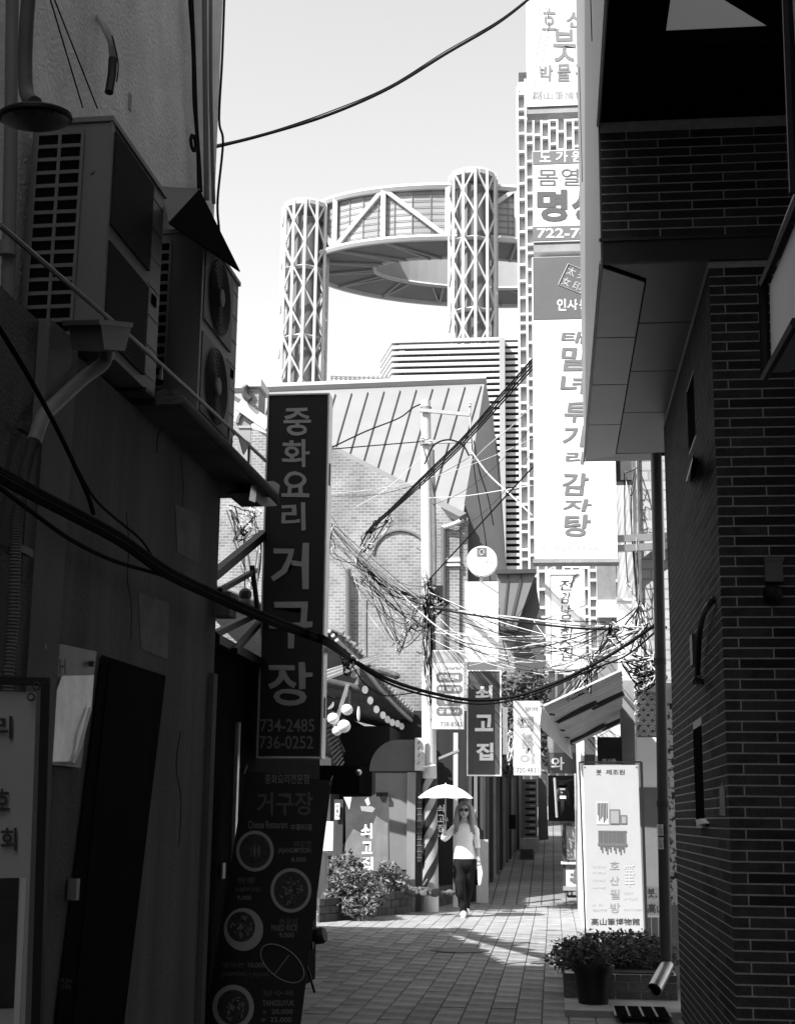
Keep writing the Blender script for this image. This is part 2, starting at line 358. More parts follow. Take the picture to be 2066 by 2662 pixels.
# ---------------------------------------------------------------- air conditioners on the ledge
fin = mat('ac_fine_grille', .015, .6, .2, 50)
def ac(label, px_near, px_top, px_far, off, dep, zb, cols, rows, kind):
    n0 = wl(px_near, px_top, off); f0 = on(px_far, px_top, LW0+nl*off, nl); Ya, Yb, zt = n0.y, f0.y, n0.z; H = zt-zb
    t = T('air_conditioner', label, 'air conditioner', lw((Ya+Yb)/2, off-dep/2, zb), 'outdoor units on the ledge')
    part(t, 'casing', lbox(MB(), Ya, Yb, off-dep, off, zb, zt), acwhite)
    part(t, 'top_lid', lbox(MB(), Ya-.012, Yb+.012, off-dep-.01, off+.012, zt, zt+.025), acwhite)
    # side facing the camera
    u0_, u1_ = (off-dep+.03, off-dep*.34) if cols == 2 else (off-dep+.01, off-dep*.5)
    part(t, 'vent_recess', lbox(MB(), Ya-.003, Ya-.0005, u0_, u1_, zb+.05, zt-.05), blackm)
    for i in range(rows+1):
        z = zb+.05+(H-.1)*i/rows
        part(t, 'grille_bar', lbox(MB(), Ya-.014, Ya-.0035, u0_, u1_, z-.009, z+.009), acwhite)
    for i in range(cols+1):
        u = u0_+(u1_-u0_)*i/cols
        part(t, 'grille_post', lbox(MB(), Ya-.016, Ya-.0145, u-.008, u+.008, zb+.05, zt-.05), acwhite)
    part(t, 'screw', MB().lathe(lw(Ya-.004, off-dep*.2, zt-.25), [(.01,0),(.01,.006)], -dl, 8), midm)
    part(t, 'corner_post', lbox(MB(), Ya-.008, Ya+.03, off, off+.008, zb, zt), acwhite)
    L = Yb-Ya
    for k in range(2):
        za, zc = zb+.05+k*H/2, zb+H/2-.03+k*H/2
        fe = Ya+L*(.74 if kind == 1 else .8)
        fp = part(t, 'fan_panel', lbox(MB(), Ya+.04, fe, off+.001, off+.012, za, zc), fin if kind == 1 else acgrey)
        if kind == 1:
            lines = MB(); m_ = 38
            for i in range(m_): lbox(lines, Ya+.04, fe, off+.0125, off+.017, za+(zc-za)*i/m_, za+(zc-za)*(i+.42)/m_)
            part(fp, 'fine_louvre', lines, mat('ac_fine_louvre', .035, .8))
        else:
            c = lw((Ya+.04+fe)/2, off+.02, (za+zc)/2); R = min((fe-Ya-.04)/2, (zc-za)/2)*.95
            for j in range(9):
                rr = R*(.25+.75*j/8)
                part(fp, 'fan_ring', MB().tube([c+dl*rr*math.cos(a)+V((0,0,rr*math.sin(a))) for a in [i*math.pi/14 for i in range(29)]], .005, 5, False), mat('fan_ring', .05, .7))
            part(fp, 'fan_hub', MB().lathe(c, [(R*.24,0),(R*.24,.012),(R*.2,.016)], nl, 18), concrete)
    for i in range(7): part(t, 'panel_seam', lbox(MB(), Ya+L*.765, Yb-.01, off+.0005, off+.004, zb+H*(i+.5)/7-.003, zb+H*(i+.5)/7+.003), midm)
    part(t, 'carry_slot', lbox(MB(), Yb-.13, Yb-.06, off+.001, off+.005, zb+H*.42, zb+H*.47), blackm)
    for s_ in (0,1): part(t, 'foot', lbox(MB(), Ya+.08+s_*(L-.26), Ya+.18+s_*(L-.26), off-dep, off+.012, zb-.02, zb), dark)
    return t
ac('large outdoor air conditioner with two columns of side vents, nearest on the ledge', 291, 317, 438, .12, .38, ZLO+.03, 2, 15, 1)
ac('outdoor air conditioner with two round fans, farther along the ledge under a dark hood', 529, 606, 626, .16, .36, 3.6, 1, 16, 2)
hA, hB, hC, hD, hE = wl(414,484,UO+.01), wl(519,491,UO+.02), wl(624,703,.42), wl(440,577,.34), wl(572,600,UO+.02)
ht = T('rain_hood', 'dark sheet metal hood over the farther air conditioner', 'hood', hE)
part(ht, 'hood_sheet', MB().prism([hD,hC,hE,hB], V((0,0,-.012))), blackm)
part(ht, 'hood_gable', MB().prism([hA,hB,hD], -dl*.012+V((0,0,-.012))), mat('hood_gable', .1, .8))
# rail, hopper, pipes
rl = T('ledge_rail', 'thin pipe rail on short posts above the ledge', 'rail', lw(8,.2,3.58))
part(rl, 'rail_pipe', MB().tube([wl(0,585,.2), wl(340,876,.2), wl(520,1040,.2), wl(692,1199,.2)], .011, 6), midm, True)
for x, y in ((420,950),(596,1111),(648,1160)):
    p = wl(x,y,.2); part(rl, 'rail_post', MB().bar(p, (p.x,p.y,3.57), .014, .014), midm)
part(rl, 'end_bracket', MB().prism([wl(618,1132,.2),wl(650,1152,.2),wl(632,1182,.2)], nl*.006), midm)
dp = T('drain_pipe', 'rain hopper and bent drain pipe running into ribbed hose on the left wall', 'pipe', wl(20,2400,.08))
hp = MB(); c = wl(285,870,.2)
hp.prism([wl(262,838,.3), wl(343,846,.3), wl(326,912,.3), wl(272,908,.3)], -nl*.14); part(dp, 'hopper', hp, mat('pvc_grey', .13, .6, .2, 4))
part(dp, 'hopper_rim', MB().prism([wl(258,830,.31), wl(348,839,.31), wl(345,852,.31), wl(260,843,.31)], -nl*.16), MATS['pvc_grey'])
pp = through([wl(280,905,.2), wl(268,945,.17), wl(215,985,.12), wl(150,1045,.09), wl(112,1085,.08), wl(88,1150,.08)], 6)
part(dp, 'elbow_pipe', MB().tube(pp, .031, 12), mat('pvc_pale', .2, .55, .2, 5), True)
cp = through([wl(96,1120,.08), wl(72,1200,.07), wl(52,1300,.06), wl(42,1420,.06), wl(36,1600,.06), wl(20,1790,.06), wl(10,2000,.06), wl(-10,2400,.06)], 40)
part(dp, 'ribbed_hose', MB().tube(cp, [.024 if i % 2 else .019 for i in range(len(cp))], 10), mat('pvc_mid', .13, .6, .2, 5), True)
for y in (1118, 1430): q = wl(70 if y < 1300 else 62, y, .05); part(dp, 'pipe_clip', MB().bar(q-dl*.08, q+dl*.08, .02, .03), dark)
vp_ = T('wall_pipe', 'pale vertical pipe at the left edge behind the first air conditioner', 'pipe', wl(20,1000,-.55))
part(vp_, 'pipe', MB().tube([wl(34,-40,UO+.07), wl(30,300,UO+.07), wl(24,640,UO+.07), wl(18,905,UO+.07)], .03, 10), acwhite, True)
part(vp_, 'coupling', MB().tube([wl(22,628,UO+.08), wl(20,664,UO+.08)], .037, 10), midm, True)
# round dark fixture on its pole
Yr = 4.9; c = at(93,302,Yr); tcv = (CAM-c).normalized(); pd = (V((.1,0,-1))-tcv*V((.1,0,-1)).dot(tcv)).normalized(); ax = tcv*.34+pd*.94
rm = T('pole_lamp', 'flat round dark lamp on a bent grey pole at the upper left', 'lamp', c)
part(rm, 'lamp_shade', MB().lathe(c, [(.05,-.03),(.12,-.015),(.142,-.002),(.142,.01),(.13,.014)], ax, 32), black, True)
part(rm, 'lamp_glass', MB().lathe(c, [(.129,.018),(.11,.026),(.07,.036),(.02,.04)], ax, 32), mat('mirror_dark', .03, .25, .5, 9, spec=.7), True)
part(rm, 'pole', MB().tube(through([at(80,-60,Yr+.3), at(70,60,Yr+.3), at(66,180,Yr+.3), at(72,250,Yr+.25), c-ax*.05],6), .03, 10), mat('pole_grey', .09, .7, .3, 5), True)
# loose vent hose and cables on the upper wall
vh = T('vent_hose', 'curved grey hose with a black sleeve sticking out of the upper wall', 'hose', wl(285,235,-.45))
part(vh, 'hose', MB().tube(through([wl(258,45,UO+.01), wl(270,66,-.2), wl(288,105,-.15), wl(294,150,-.15)],6), .02, 8), concrete, True)
part(vh, 'sleeve', MB().tube([wl(294,152,-.15), wl(292,190,-.15), wl(284,240,-.15)], .024, 8), black, True)
part(vh, 'loose_wire', MB().tube(through([wl(292,92,-.13), wl(306,150,-.1), wl(308,180,-.1), wl(304,212,-.1)],6), .004, 5), rubber, True)
uw = [('slack cable at the left of the bundle running down the upper wall corner', [(492,-20),(502,130),(505,260),(514,375),(517,490)], .012, rubber),
      ('second cable of the bundle running down the upper wall corner', [(500,-20),(507,150),(512,300),(520,420),(524,500)], .008, rubber),
      ('pale conduit down the upper wall corner, between dark cables', [(532,-20),(534,200),(536,340),(538,520)], .02, acwhite),
      ('pale outer conduit nearest the sky down the upper wall corner', [(548,-20),(548,200),(551,350),(556,530)], .014, acwhite),
      ('loose thin cable bowing out past the upper wall edge into the sky', [(584,-20),(578,150),(570,310),(580,370),(566,520),(570,600)], .009, rubber)]
for lb, pts, r, m_ in uw:
    solo('wall_cable', lb, 'cable', MB().tube(through([wl(x,y,UO+.05) for x,y in pts],6), r, 6), m_, 'cables down the upper wall corner', True)
tie = MB().tube([wl(503,372,UO+.09)+dl*.0+V((0,0,.05*math.sin(i*.8)))+dl*.06*math.cos(i*.8) for i in range(9)], .012, 5)
solo('cable_tie', 'dark knot of tape round the cables on the upper wall', 'cable tie', tie, rubber)
for lb, a, b in (('upper of two thin lines slanting across the upper wall', (135,-20), (254,282)), ('lower of two thin lines slanting across the upper wall', (126,-20), (216,280))):
    solo('thin_line', lb, 'cable', MB().tube([wl(a[0],a[1],UO+.06), wl(b[0],b[1],-.2)], .004, 5), rubber, 'thin lines on the upper wall')
# flood lamp under the ledge tip
fl = T('flood_lamp', 'dark box lamp hanging under the tip of the ledge', 'lamp', wl(640,1310,.1))
part(fl, 'lamp_body', MB().prism([wl(586,1283,.05), wl(660,1252,.05), wl(676,1262,.05), wl(668,1316,.05), wl(628,1318,.05)], nl*.14), black)
part(fl, 'lamp_glass', MB().prism([wl(652,1262,.2), wl(668,1262,.2), wl(662,1306,.2), wl(646,1300,.2)], nl*.004), mat('lamp_glass', .2, .2, spec=.6))
part(fl, 'bracket', MB().tube(through([wl(640,1250,.1), wl(622,1262,.1), wl(610,1282,.1), wl(620,1296,.1)],5), .008, 5), dark, True)
mb_ = MB(); lbox(mb_, wl(556,1600).y+.0, wl(556,1600).y+.16, -.02, .1, wl(575,1610).z, wl(575,1548).z)
solo('meter_box', 'small grey meter box at the end of the lower left wall', 'box', mb_, stucco)
# ================================================================ FOREGROUND RIGHT: brick building with overhang
brick = mat('dark_brick', .05, .85, .35, 14, .4, 80, rnd=.45, spec=.04)
mortar = mat('mortar', .45, .95, .25, 20, .3, 90)
YF, XC, YB = 8.0, .945, 11.5
CO = .0574; BLN = .376; ZS = 4.68
bb = T('brick_building', 'dark brick building with an overhanging upper floor on the right of the alley', 'building', (1.8, 9.5, 0))
part(bb, 'lower_core', MB().box(XC+.0025, 5, YF+.0025, YB, 0, ZS+.1), mortar)
part(bb, 'near_wing', MB().box(1.17, 6, -25, 5.9, 0, 9), mat('near_wing', .06, .9, .3, 2))
zof = at(1896,2211,YF).z; zof -= int(zof/CO)*CO
bu = MB().box(-BLN/2+.004, BLN/2-.004, 0, .02, .0045, CO-.0045)
bfront = None; nb = 0
def addbrick(loc, rot, src):
    global nb; nb += 1
    if src is None:
        o = mesh_obj('brick', bu, brick, V((0,0,0)), bb, False); BASE[o] = BASE[bb]
    else: o = src.copy(); COL.objects.link(o); o.parent = bb
    o.location = V(loc)-BASE[bb]; o.rotation_euler = (0,0,rot); return o
jx = 1.031
sx0 = at(2066,2100,YF).x+.1
seam = MB()
cutm = []
for r_ in range(81):
    z = zof+(r_-1)*CO
    if z+CO > ZS: break
    xs = jx - (0 if r_ % 2 == 0 else BLN/2)
    x = xs-BLN
    while x < 1.75:
        a, b = max(x, XC), x+BLN
        if b > XC+.02:
            if a > x+.001: cutm.append((a,b,z))
            elif a < sx0: o = addbrick(((a+b)/2, YF, z), 0, bfront); bfront = bfront or o
            else: cutm.append((a,b,z))
        x += BLN
for a, b, z in cutm: seam.box(a+.0, b-.004, YF, YF+.02, z+.0045, z+CO-.0045)
# upper storey front
zb_u, zt_u = at(1562,622,YF).z, 5.53
r_ = 0; z = zb_u
while z+CO < zt_u:
    x = .33-(.22 if r_ % 2 else .035)
    while x < 1.75:
        a, b = max(x,.33), x+BLN
        if b > .35:
            if a > x+.001 or a > sx0: seam.box(a, b-.004, YF, YF+.02, z+.0045, z+CO-.0045)
            else: addbrick(((a+b)/2, YF, z), 0, bfront)
        x += BLN
    z += CO; r_ += 1
# return face along the alley
cand = []
for r_ in range(81):
    z = zof+(r_-1)*CO
    if z+CO > ZS: break
    y = YF+.02-(BLN/2 if r_ % 2 else 0)
    while y < YB:
        a, b = max(y,YF+.0205), min(y+BLN,YB)
        if b-a > .03: cand.append((a,b,z, b-a > BLN-.001))
        y += BLN
slots = [(wl_y0, wl_y1, z0, z1) for (wl_y0, wl_y1, z0, z1) in [
    (on(1803,2000,V((XC,0,0)),V((1,0,0))).y, on(1826,2000,V((XC,0,0)),V((1,0,0))).y, on(1815,2132,V((XC,0,0)),V((1,0,0))).z, on(1815,1888,V((XC,0,0)),V((1,0,0))).z),
    (on(1786,1100,V((XC,0,0)),V((1,0,0))).y, on(1806,1100,V((XC,0,0)),V((1,0,0))).y, on(1795,1160,V((XC,0,0)),V((1,0,0))).z, on(1795,985,V((XC,0,0)),V((1,0,0))).z)]]
slots = [(min(a,b),max(a,b),min(c,d),max(c,d)) for a,b,c,d in slots]
bside = None; cand.sort(key=lambda q: q[0]); left_n = 296-nb
for a, b, z, full in cand:
    hit = any(a < s1 and b > s0 and z < z1 and z+CO > z0 for s0,s1,z0,z1 in slots)
    if hit: 
        for s0,s1,z0,z1 in slots:
            if a < s1 and b > s0 and z < z1 and z+CO > z0:
                if s0-a > .02: seam.box(XC, XC+.02, a+.004, s0, z+.0045, z+CO-.0045)
                if b-s1 > .02: seam.box(XC, XC+.02, s1, b-.004, z+.0045, z+CO-.0045)
        continue
    if full and left_n > 0 and .2 < z < 3.6:
        o = addbrick((XC, (a+b)/2, z), -math.pi/2, bfront); left_n -= 1
    else: seam.box(XC, XC+.02, a+.004, b-.004, z+.0045, z+CO-.0045)
tag(part(bb, 'cut_bricks', seam, mat('dark_brick_mass', .06, .85, .5, 9, .4, 80, spec=.04)), kind='stuff')
for s0,s1,z0,z1 in slots: part(bb, 'slot_window', MB().box(XC+.0003, XC+.0022, s0+.01, s1-.01, z0, z1), blackm)  # flush black plate stands in for the dark of a recessed slot
# upper floor over the alley
XFc = .32; YO = 12.8
fas = mat('fascia_metal', .17, .45, .22, 7, .1, 40, metal=.15, streak=True)
part(bb, 'upper_core', MB().box(XFc+.03, 5, YF+.03, YO-.05, ZS+.06, 14), mat('upper_core', .05, .9))
part(bb, 'front_backing', MB().box(XFc+.012, 5, YF+.0025, YF+.029, ZS+.1, 5.6), mortar)
fp_ = [(YF,ZS),(YO,ZS),(YO,14),(2.5,14),(2.5,5.56),(YF,5.56)]
fs_ = part(bb, 'fascia', MB().prism([V((XFc,y,z)) for y,z in fp_], (.011,0,0)), fas)
for nm, a, b in (('fascia_trim',(YF,ZS),(YO,ZS)),('fascia_trim',(2.5,5.56),(YF,5.56))):
    part(fs_, nm, MB().bar(V((XFc-.004,a[0],a[1]+.006)), V((XFc-.004,b[0],b[1]+.006)), .014, .018), white)
part(fs_, 'fascia_slit', MB().bar(V((XFc-.002,11.9,8.15)), V((XFc-.002,11.6,6.9)), .006, .03), blackm)
part(fs_, 'fascia_slit', MB().bar(V((XFc-.002,8.8,7.0)), V((XFc-.002,8.7,6.55)), .006, .03), blackm)
band = part(bb, 'floor_band', MB().box(XFc+.012, 5, YF-.03, YF+.007, ZS-.01, zb_u-.01), mat('band_dark', .05, .6, .2, 3))
part(band, 'band_cap', MB().box(XFc-.01, 5, YF-.045, YF-.0305, zb_u-.03, zb_u-.012), dark)
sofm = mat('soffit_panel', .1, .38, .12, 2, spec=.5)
part(bb, 'soffit_backing', MB().box(XFc+.012, 5, YF+.03, YO-.06, ZS+.03, ZS+.055), blackm)
nI, fI = gnd(1682,716,ZS), gnd(1599,1188,ZS); xI = (nI.x+fI.x)/2
yo = [YF+.06]+[gnd(1580,y,ZS).y for y in (878,1000,1104)]+[YO]
for i in range(4):
    a, b = yo[i]+(.02 if i == 0 else .008), yo[i+1]-.008
    P = [V((XFc+.013,a,ZS)), V((xI-.008,a+(.25 if i == 0 else 0),ZS)), V((xI-.008,b-(.22 if i == 3 else 0),ZS)), V((XFc+.013,b,ZS))]
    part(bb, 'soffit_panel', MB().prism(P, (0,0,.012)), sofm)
yi = [YF-.02]+[gnd(1680,y,ZS+.012).y for y in (840,965,1072)]+[YO-.25]
for i in range(4):
    a, b = yi[i]+.008, yi[i+1]-.008
    P = [V((xI+.004,a,ZS+.012)), V((1.9,a,ZS+.012)), V((1.9,b,ZS+.012)), V((xI+.004,b,ZS+.012))]
    if i == 0: P = [V((XFc+.02,YF+.035,ZS+.0125)), V((XFc+.02,YF+.0,ZS+.0125)), V((1.9,YF,ZS+.0125)), V((1.9,b,ZS+.0125)), V((xI+.004,b,ZS+.0125)), V((xI+.004,YF+.30,ZS+.0125))]
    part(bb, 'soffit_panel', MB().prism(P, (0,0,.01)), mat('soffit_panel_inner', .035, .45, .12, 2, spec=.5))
part(bb, 'end_fascia', MB().prism([V((XFc+.02,YO-.02,ZS-.002)), V((xI-.02,YO-.24,ZS+.01)), V((.96,YO-.24,ZS+.01)), V((.96,YO-.02,ZS-.002))], (0,0,.01)), mat('end_fascia', .5, .6, .1, 3))
# canopy nearer to the camera, with its translucent roof light
ZC = 5.58
o1 = gnd(1724,123,ZC); o2 = gnd(2050,110,ZC); xo, yo_ = o1.x, o1.y
cn = T('canopy', 'black canopy with a pale triangular roof light over the alley mouth', 'canopy', (1.2, 6, ZC))
part(cn, 'canopy_slab', MB().box(XFc+.012, xo, 2.5, YF-.01, ZC, ZC+.15).box(xo, 5, yo_, YF-.01, ZC, ZC+.149).box(o2.x+.05, 5, 2.5, yo_, ZC, ZC+.148), blackm)
h1, h2 = gnd(1868,-8,ZC-.004), gnd(2052,104,ZC-.004); e = (h1-h2)
part(cn, 'dark_gusset', MB().prism([h2+V((.3,.05,0)), h2, h2+e*2.2, h2+e*2.2+V((2.4,0,0))], (0,0,.003)), blackm)
tr = bpy.data.materials.new('roof_light'); tr.use_nodes = True; t_ = tr.node_tree; b_ = t_.nodes['Principled BSDF']
tl_ = t_.nodes.new('ShaderNodeBsdfTranslucent'); tl_.inputs[0].default_value = (.75,.75,.75,1); mx_ = t_.nodes.new('ShaderNodeMixShader'); mx_.inputs[0].default_value = .85
b_.inputs['Base Color'].default_value = (.6,.6,.6,1); b_.inputs['Roughness'].default_value = .4
t_.links.new(b_.outputs[0], mx_.inputs[1]); t_.links.new(tl_.outputs[0], mx_.inputs[2]); t_.links.new(mx_.outputs[0], t_.nodes['Material Output'].inputs[0])
part(cn, 'roof_light', MB().face([(xo,2.5,ZC+.1),(o2.x+.05,2.5,ZC+.1),(o2.x+.05,yo_,ZC+.1),(xo,yo_,ZC+.1)]), tr)
# sign boxes at the right edge, seen along the alley
def edge_sign(label, pts, X, rim, grp):
    P = [on(x,y,V((X,0,0)),V((1,0,0))) for x,y in pts]
    t = T('edge_sign', label, 'sign', P[0], grp)
    part(t, 'face', MB().prism(P, (.06,0,0)), mat('edge_sign_face', .62, .5, .05, 2))
    part(t, 'rim', MB().tube([p+V((-.01,0,0)) for p in rim], .016, 6), black, True)
    return t
XE = .72
R_ = lambda pts: [on(x,y,V((XE,0,0)),V((1,0,0))) for x,y in pts]
es = edge_sign('pale sign panel in a dark frame, lower one at the right edge', [(2004,968),(1999,742),(2075,560),(2130,420),(2130,720)], XE, R_([(2140,380),(2068,555),(1990,738),(1996,978),(2075,838)]), None)
part(es, 'trim', MB().tube(R_([(2140,335),(2066,505),(1983,722),(1987,744)]), .006, 6), alum, True)
es2 = edge_sign('narrow pale sign panel, upper one at the right edge', [(2056,-40),(2066,130),(2090,500),(2160,400),(2160,-60)], XE, R_([(2052,-40),(2073,500)]), None)
part(es2, 'trim', MB().tube(R_([(2040,-40),(2063,500)]), .010, 6), alum, True)
# fittings on the brick
ct = T('bent_conduit', 'bent black conduit with a frayed lower end on the brick return wall', 'conduit', on(1812,1775,V((XC,0,0)),V((1,0,0))))
W1 = lambda x,y,o: on(x,y,V((XC-o,0,0)),V((1,0,0)))
part(ct, 'conduit', MB().tube(through([W1(1853,1556,.0), W1(1846,1566,.03), W1(1829,1592,.045), W1(1818,1640,.045), W1(1814,1700,.04), W1(1812,1760,.04)],7), .018, 8), black, True)
part(ct, 'back_plate', MB().ob(W1(1800,1690,.012), V((.012,0,0)), V((0,.08,0)), V((0,0,.1))), dark)
for k in range(5): part(ct, 'frayed_wire', MB().tube(through([W1(1812,1755,.04), W1(1804+k*5,1765,.05), W1(1802+k*6,1778,.04)],4), .006, 4), rubber)
F1 = lambda x,y,o=0: at(x,y,YF-o)
def fbox(t, nm, x0,y0,x1,y1, th, m_): 
    a, b = F1(x0,y1), F1(x1,y0); return part(t, nm, MB().box(a.x,b.x,YF-th,YF-.001,a.z,b.z), m_)
jb = T('junction_box', 'small grey junction box on the dark brick front', 'box', F1(2007,1515)); fbox(jb, 'box_body', 1986,1458,2029,1515,.05, mat('jbox', .16, .6, .15, 5)); fbox(jb, 'box_lid', 1983,1453,2032,1462,.055, MATS['jbox'])
cm = T('wall_camera', 'black dome camera on the dark brick front below the junction box', 'camera', F1(2005,1580))
part(cm, 'camera_body', MB().lathe(F1(2006,1542,.0), [(.055,0),(.05,.05),(.03,.09),(.005,.1)], (0,-1,-.4), 16), black, True)
part(cm, 'camera_mount', MB().lathe(F1(2000,1536,.0), [(.03,0),(.03,.02)], (0,-1,0), 12), dark)
wf = T('wedge_lamp', 'small pale wedge light on the brick return wall below the overhang', 'lamp', W1(1785,1260,0))
part(wf, 'wedge_plate', MB().prism([W1(1797,1195,.02), W1(1800,1192,.12), W1(1785,1248,.12), W1(1782,1250,.02)], (0,.02,0)), offwhite)
part(wf, 'wedge_body', MB().prism([W1(1799,1185,.0), W1(1799,1185,.06), W1(1796,1238,.05), W1(1795,1240,.0)], (0,.06,0)), black)
ar = T('arrow_plaque', 'thin pointed plaque on the corner of the brick wall', 'plaque', W1(1876,2120,0))
part(ar, 'plate', MB().prism([W1(1869,2052,.004), W1(1875,2033,.004), W1(1882,2052,.004), W1(1884,2122,.004), W1(1869,2118,.004)], (.003,0,0)), mat('plaque', .07, .5, .2, 6))
sb = T('slot_sill', 'pale broken sill under the narrow slot in the brick return wall', 'sill', W1(1815,2140,0))
part(sb, 'sill_wedge', MB().prism([W1(1806,2131,.03), W1(1820,2128,.03), W1(1830,2140,.03), W1(1812,2146,.03)], (.03,0,0)), offwhite)
# down pipe
YP = 11.75
dpp = T('downpipe', 'dark round downpipe with stickers and a bright spout on the corner of the brick building', 'pipe', at(1728,2560,YP))
pt = [at(1704,1180,YP), at(1711,1500,YP), at(1719,1900,YP), at(1726,2300,YP), at(1731,2490,YP), at(1733,2508,YP)]
part(dpp, 'pipe', MB().tube(through(pt,4), .046, 14), mat('pipe_dark', .05, .4, .35, 9, streak=True, spec=.5), True)
for y, x in ((1720,1714),(2090,1722)): part(dpp, 'collar', MB().tube([at(x-.4,y-8,YP), at(x+.4,y+8,YP)], .052, 14), dark, True)
part(dpp, 'spout', MB().tube([at(1734,2508,YP), at(1722,2530,YP-.08), at(1700,2572,YP-.22)], [.05,.055,.058], 16), steel, True)
part(dpp, 'spout_mouth', MB().lathe(at(1699.5,2573,YP-.222), [(.052,0),(.052,.002)], (-.5,-.6,-.6), 16), blackm)
XPc = at(1722,2180,YP).x
for i, (y0, y1) in enumerate(((2143,2172),(2177,2207))):
    zc0, zc1 = at(1720,y1,YP).z, at(1720,y0,YP).z
    arc = [(XPc+.05*math.sin(a)-.012, YP-.0475*math.cos(a)) for a in [(-.75+.2*k) for k in range(7)]]
    stm = MB(); 
    for k in range(6): stm.face([(arc[k][0],arc[k][1],zc0),(arc[k+1][0],arc[k+1][1],zc0),(arc[k+1][0],arc[k+1][1],zc1),(arc[k][0],arc[k][1],zc1)])
    part(dpp, 'sticker', stm, whitesign)
    letters(dpp, [('도로',1710,y0+3,1732,y0+14),('점검',1710,y0+16,1732,y1-3)], ink, V((0,YP-.051,0)), NY, .01, .002, 'sticker_print')
# planter, pot, shrub
YPl = 12.15
plm = mat('planter_brick', .10, .85, .3, 6, .4, 60, rnd=.2)
pl = T('brick_planter', 'low brick planter with dark soil at the foot of the brick building', 'planter', (.6,12.6,0))
px0, px1 = at(1466,2600,YPl).x, .98
part(pl, 'plinth', MB().box(px0, 1.6, YPl-.75, YPl+.1, 0, .05), concrete)
part(pl, 'planter_core', MB().box(px0+.01, px1, YPl+.01, YPl+2.3, 0, .235), mortar)
part(pl, 'soil', MB().box(px0+.1, px1-.02, YPl+.1, YPl+2.2, .2351, .25), soil)
for k in range(3):
    x = px0-(.1 if k % 2 else 0)
    while x < px1:
        a, b = max(x,px0), min(x+.205,px1)
        if b-a > .03: part(pl, 'brick', MB().box(a+.004, b-.004, YPl, YPl+.0099, .055+k*.065, .112+k*.065), plm)
        x += .205
for k in range(4):
    y = YPl
    while y < YPl+2.2:
        if k < 3: part(pl, 'brick', MB().box(px0-.001, px0+.0095, y+.015, y+.2, .055+k*.065, .112+k*.065), plm)
        y += .21
gt = T('drain_grate', 'dark slotted drain grate set in the plinth by the planter', 'grate', (.62,11.6,.05))
g0, g1 = gnd(1600,2642,.052), gnd(1728,2618,.052)
part(gt, 'grate_frame', MB().box(g0.x, g1.x, g0.y, g1.y, .051, .054), blackm)
for i in range(5):
    x = g0.x+(g1.x-g0.x)*i/4; part(gt, 'grate_bar', MB().box(x-.008, x+.008, g0.y, g1.y, .0545, .058), concrete)
YPo = 11.85; c = at(1542,2626,YPo); c.z = .05
po = T('plant_pot', 'black plastic plant pot standing in front of the brick planter', 'pot', c)
part(po, 'pot_body', MB().lathe(c, [(.115,0),(.15,.24),(.168,.24),(.172,.29),(.155,.29),(.15,.26)], n=28), mat('pot_black', .012, .45, .2, 6), True)
part(po, 'pot_soil', MB().lathe(c+V((0,0,.255)), [(.149,0),(.1,.012)], n=20), soil)
def shrub(name, label, lobes, n, size, m_, stems, base, grp=None, seed=1):
    t = T(name, label, 'shrub', base, grp); mb = MB()
    tot = sum(l[1][0]*l[1][1]*l[1][2] for l in lobes)
    for i, (c_, rad) in enumerate(lobes): leaves(mb, c_, rad, int(n*rad[0]*rad[1]*rad[2]/tot), size, seed+i)
    part(t, 'foliage', mb, m_)
    tw = MB(); rs = random.Random(seed)
    for i in range(stems):
        c_, rad = lobes[rs.randrange(len(lobes))]
        e_ = V(c_)+V((rs.uniform(-.8,.8)*rad[0], rs.uniform(-.8,.8)*rad[1], rs.uniform(.2,1.0)*rad[2]))
        b_ = V(base)+V((rs.uniform(-.05,.05), rs.uniform(-.05,.05), 0)); tw.tube(through([b_, b_.lerp(e_,.5)+V((0,0,.05)), e_],3), [.008,.007,.006,.005,.004,.003,.002], 4)
    part(t, 'stems', tw, woodm); return t
s0_ = at(1590,2520,12.55)
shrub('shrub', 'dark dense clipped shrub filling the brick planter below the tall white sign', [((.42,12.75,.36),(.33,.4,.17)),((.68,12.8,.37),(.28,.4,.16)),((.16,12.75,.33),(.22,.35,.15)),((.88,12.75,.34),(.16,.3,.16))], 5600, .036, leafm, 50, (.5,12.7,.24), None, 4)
shrub('potted_plant', 'small leafy plant growing out of the black pot', [(c+V((-.02,0,.35)),(.16,.15,.12)),(c+V((-.1,0,.33)),(.12,.12,.1))], 1500, .033, leafm, 24, c+V((0,0,.26)), None, 14)
# ================================================================ LEFT MIDDLE: dark restaurant, its sign and menu banner
rs_ = T('restaurant', 'low black restaurant building beyond the plastered wall on the left', 'building', (-3.5,13,0))
fo = [(-2.2,9.1),(-2.2,13.6),(-3.4,18.2),(-8,18.2),(-8,9.1)]
part(rs_, 'wall', MB().prism([(x,y,0) for x,y in fo], (0,0,2.55)), mat('restaurant_wall', .007, .95, .4, 3, spec=.02))
ev = [(-2.14,9.05),(-2.14,13.6),(-3.18,18.4),(-8.2,18.4),(-8.2,9.05)]
part(rs_, 'eave_board', MB().prism([(x,y,2.552) for x,y in ev], (0,0,.06)), black)
rf = MB(); A = [V((x,y,2.613)) for x,y in ev]; A2 = [V((-6,10,3.9)), V((-6,13.4,3.9)), V((-6.2,17,3.9))]
rf.add([A[0],A[1],A[2],A[3],A[4]]+A2, [(0,1,6,5),(1,2,7,6),(2,3,7),(3,4,5,6,7),(4,0,5)]); part(rs_, 'roof', rf, mat('roof_dark', .03, .9, .3, 4))
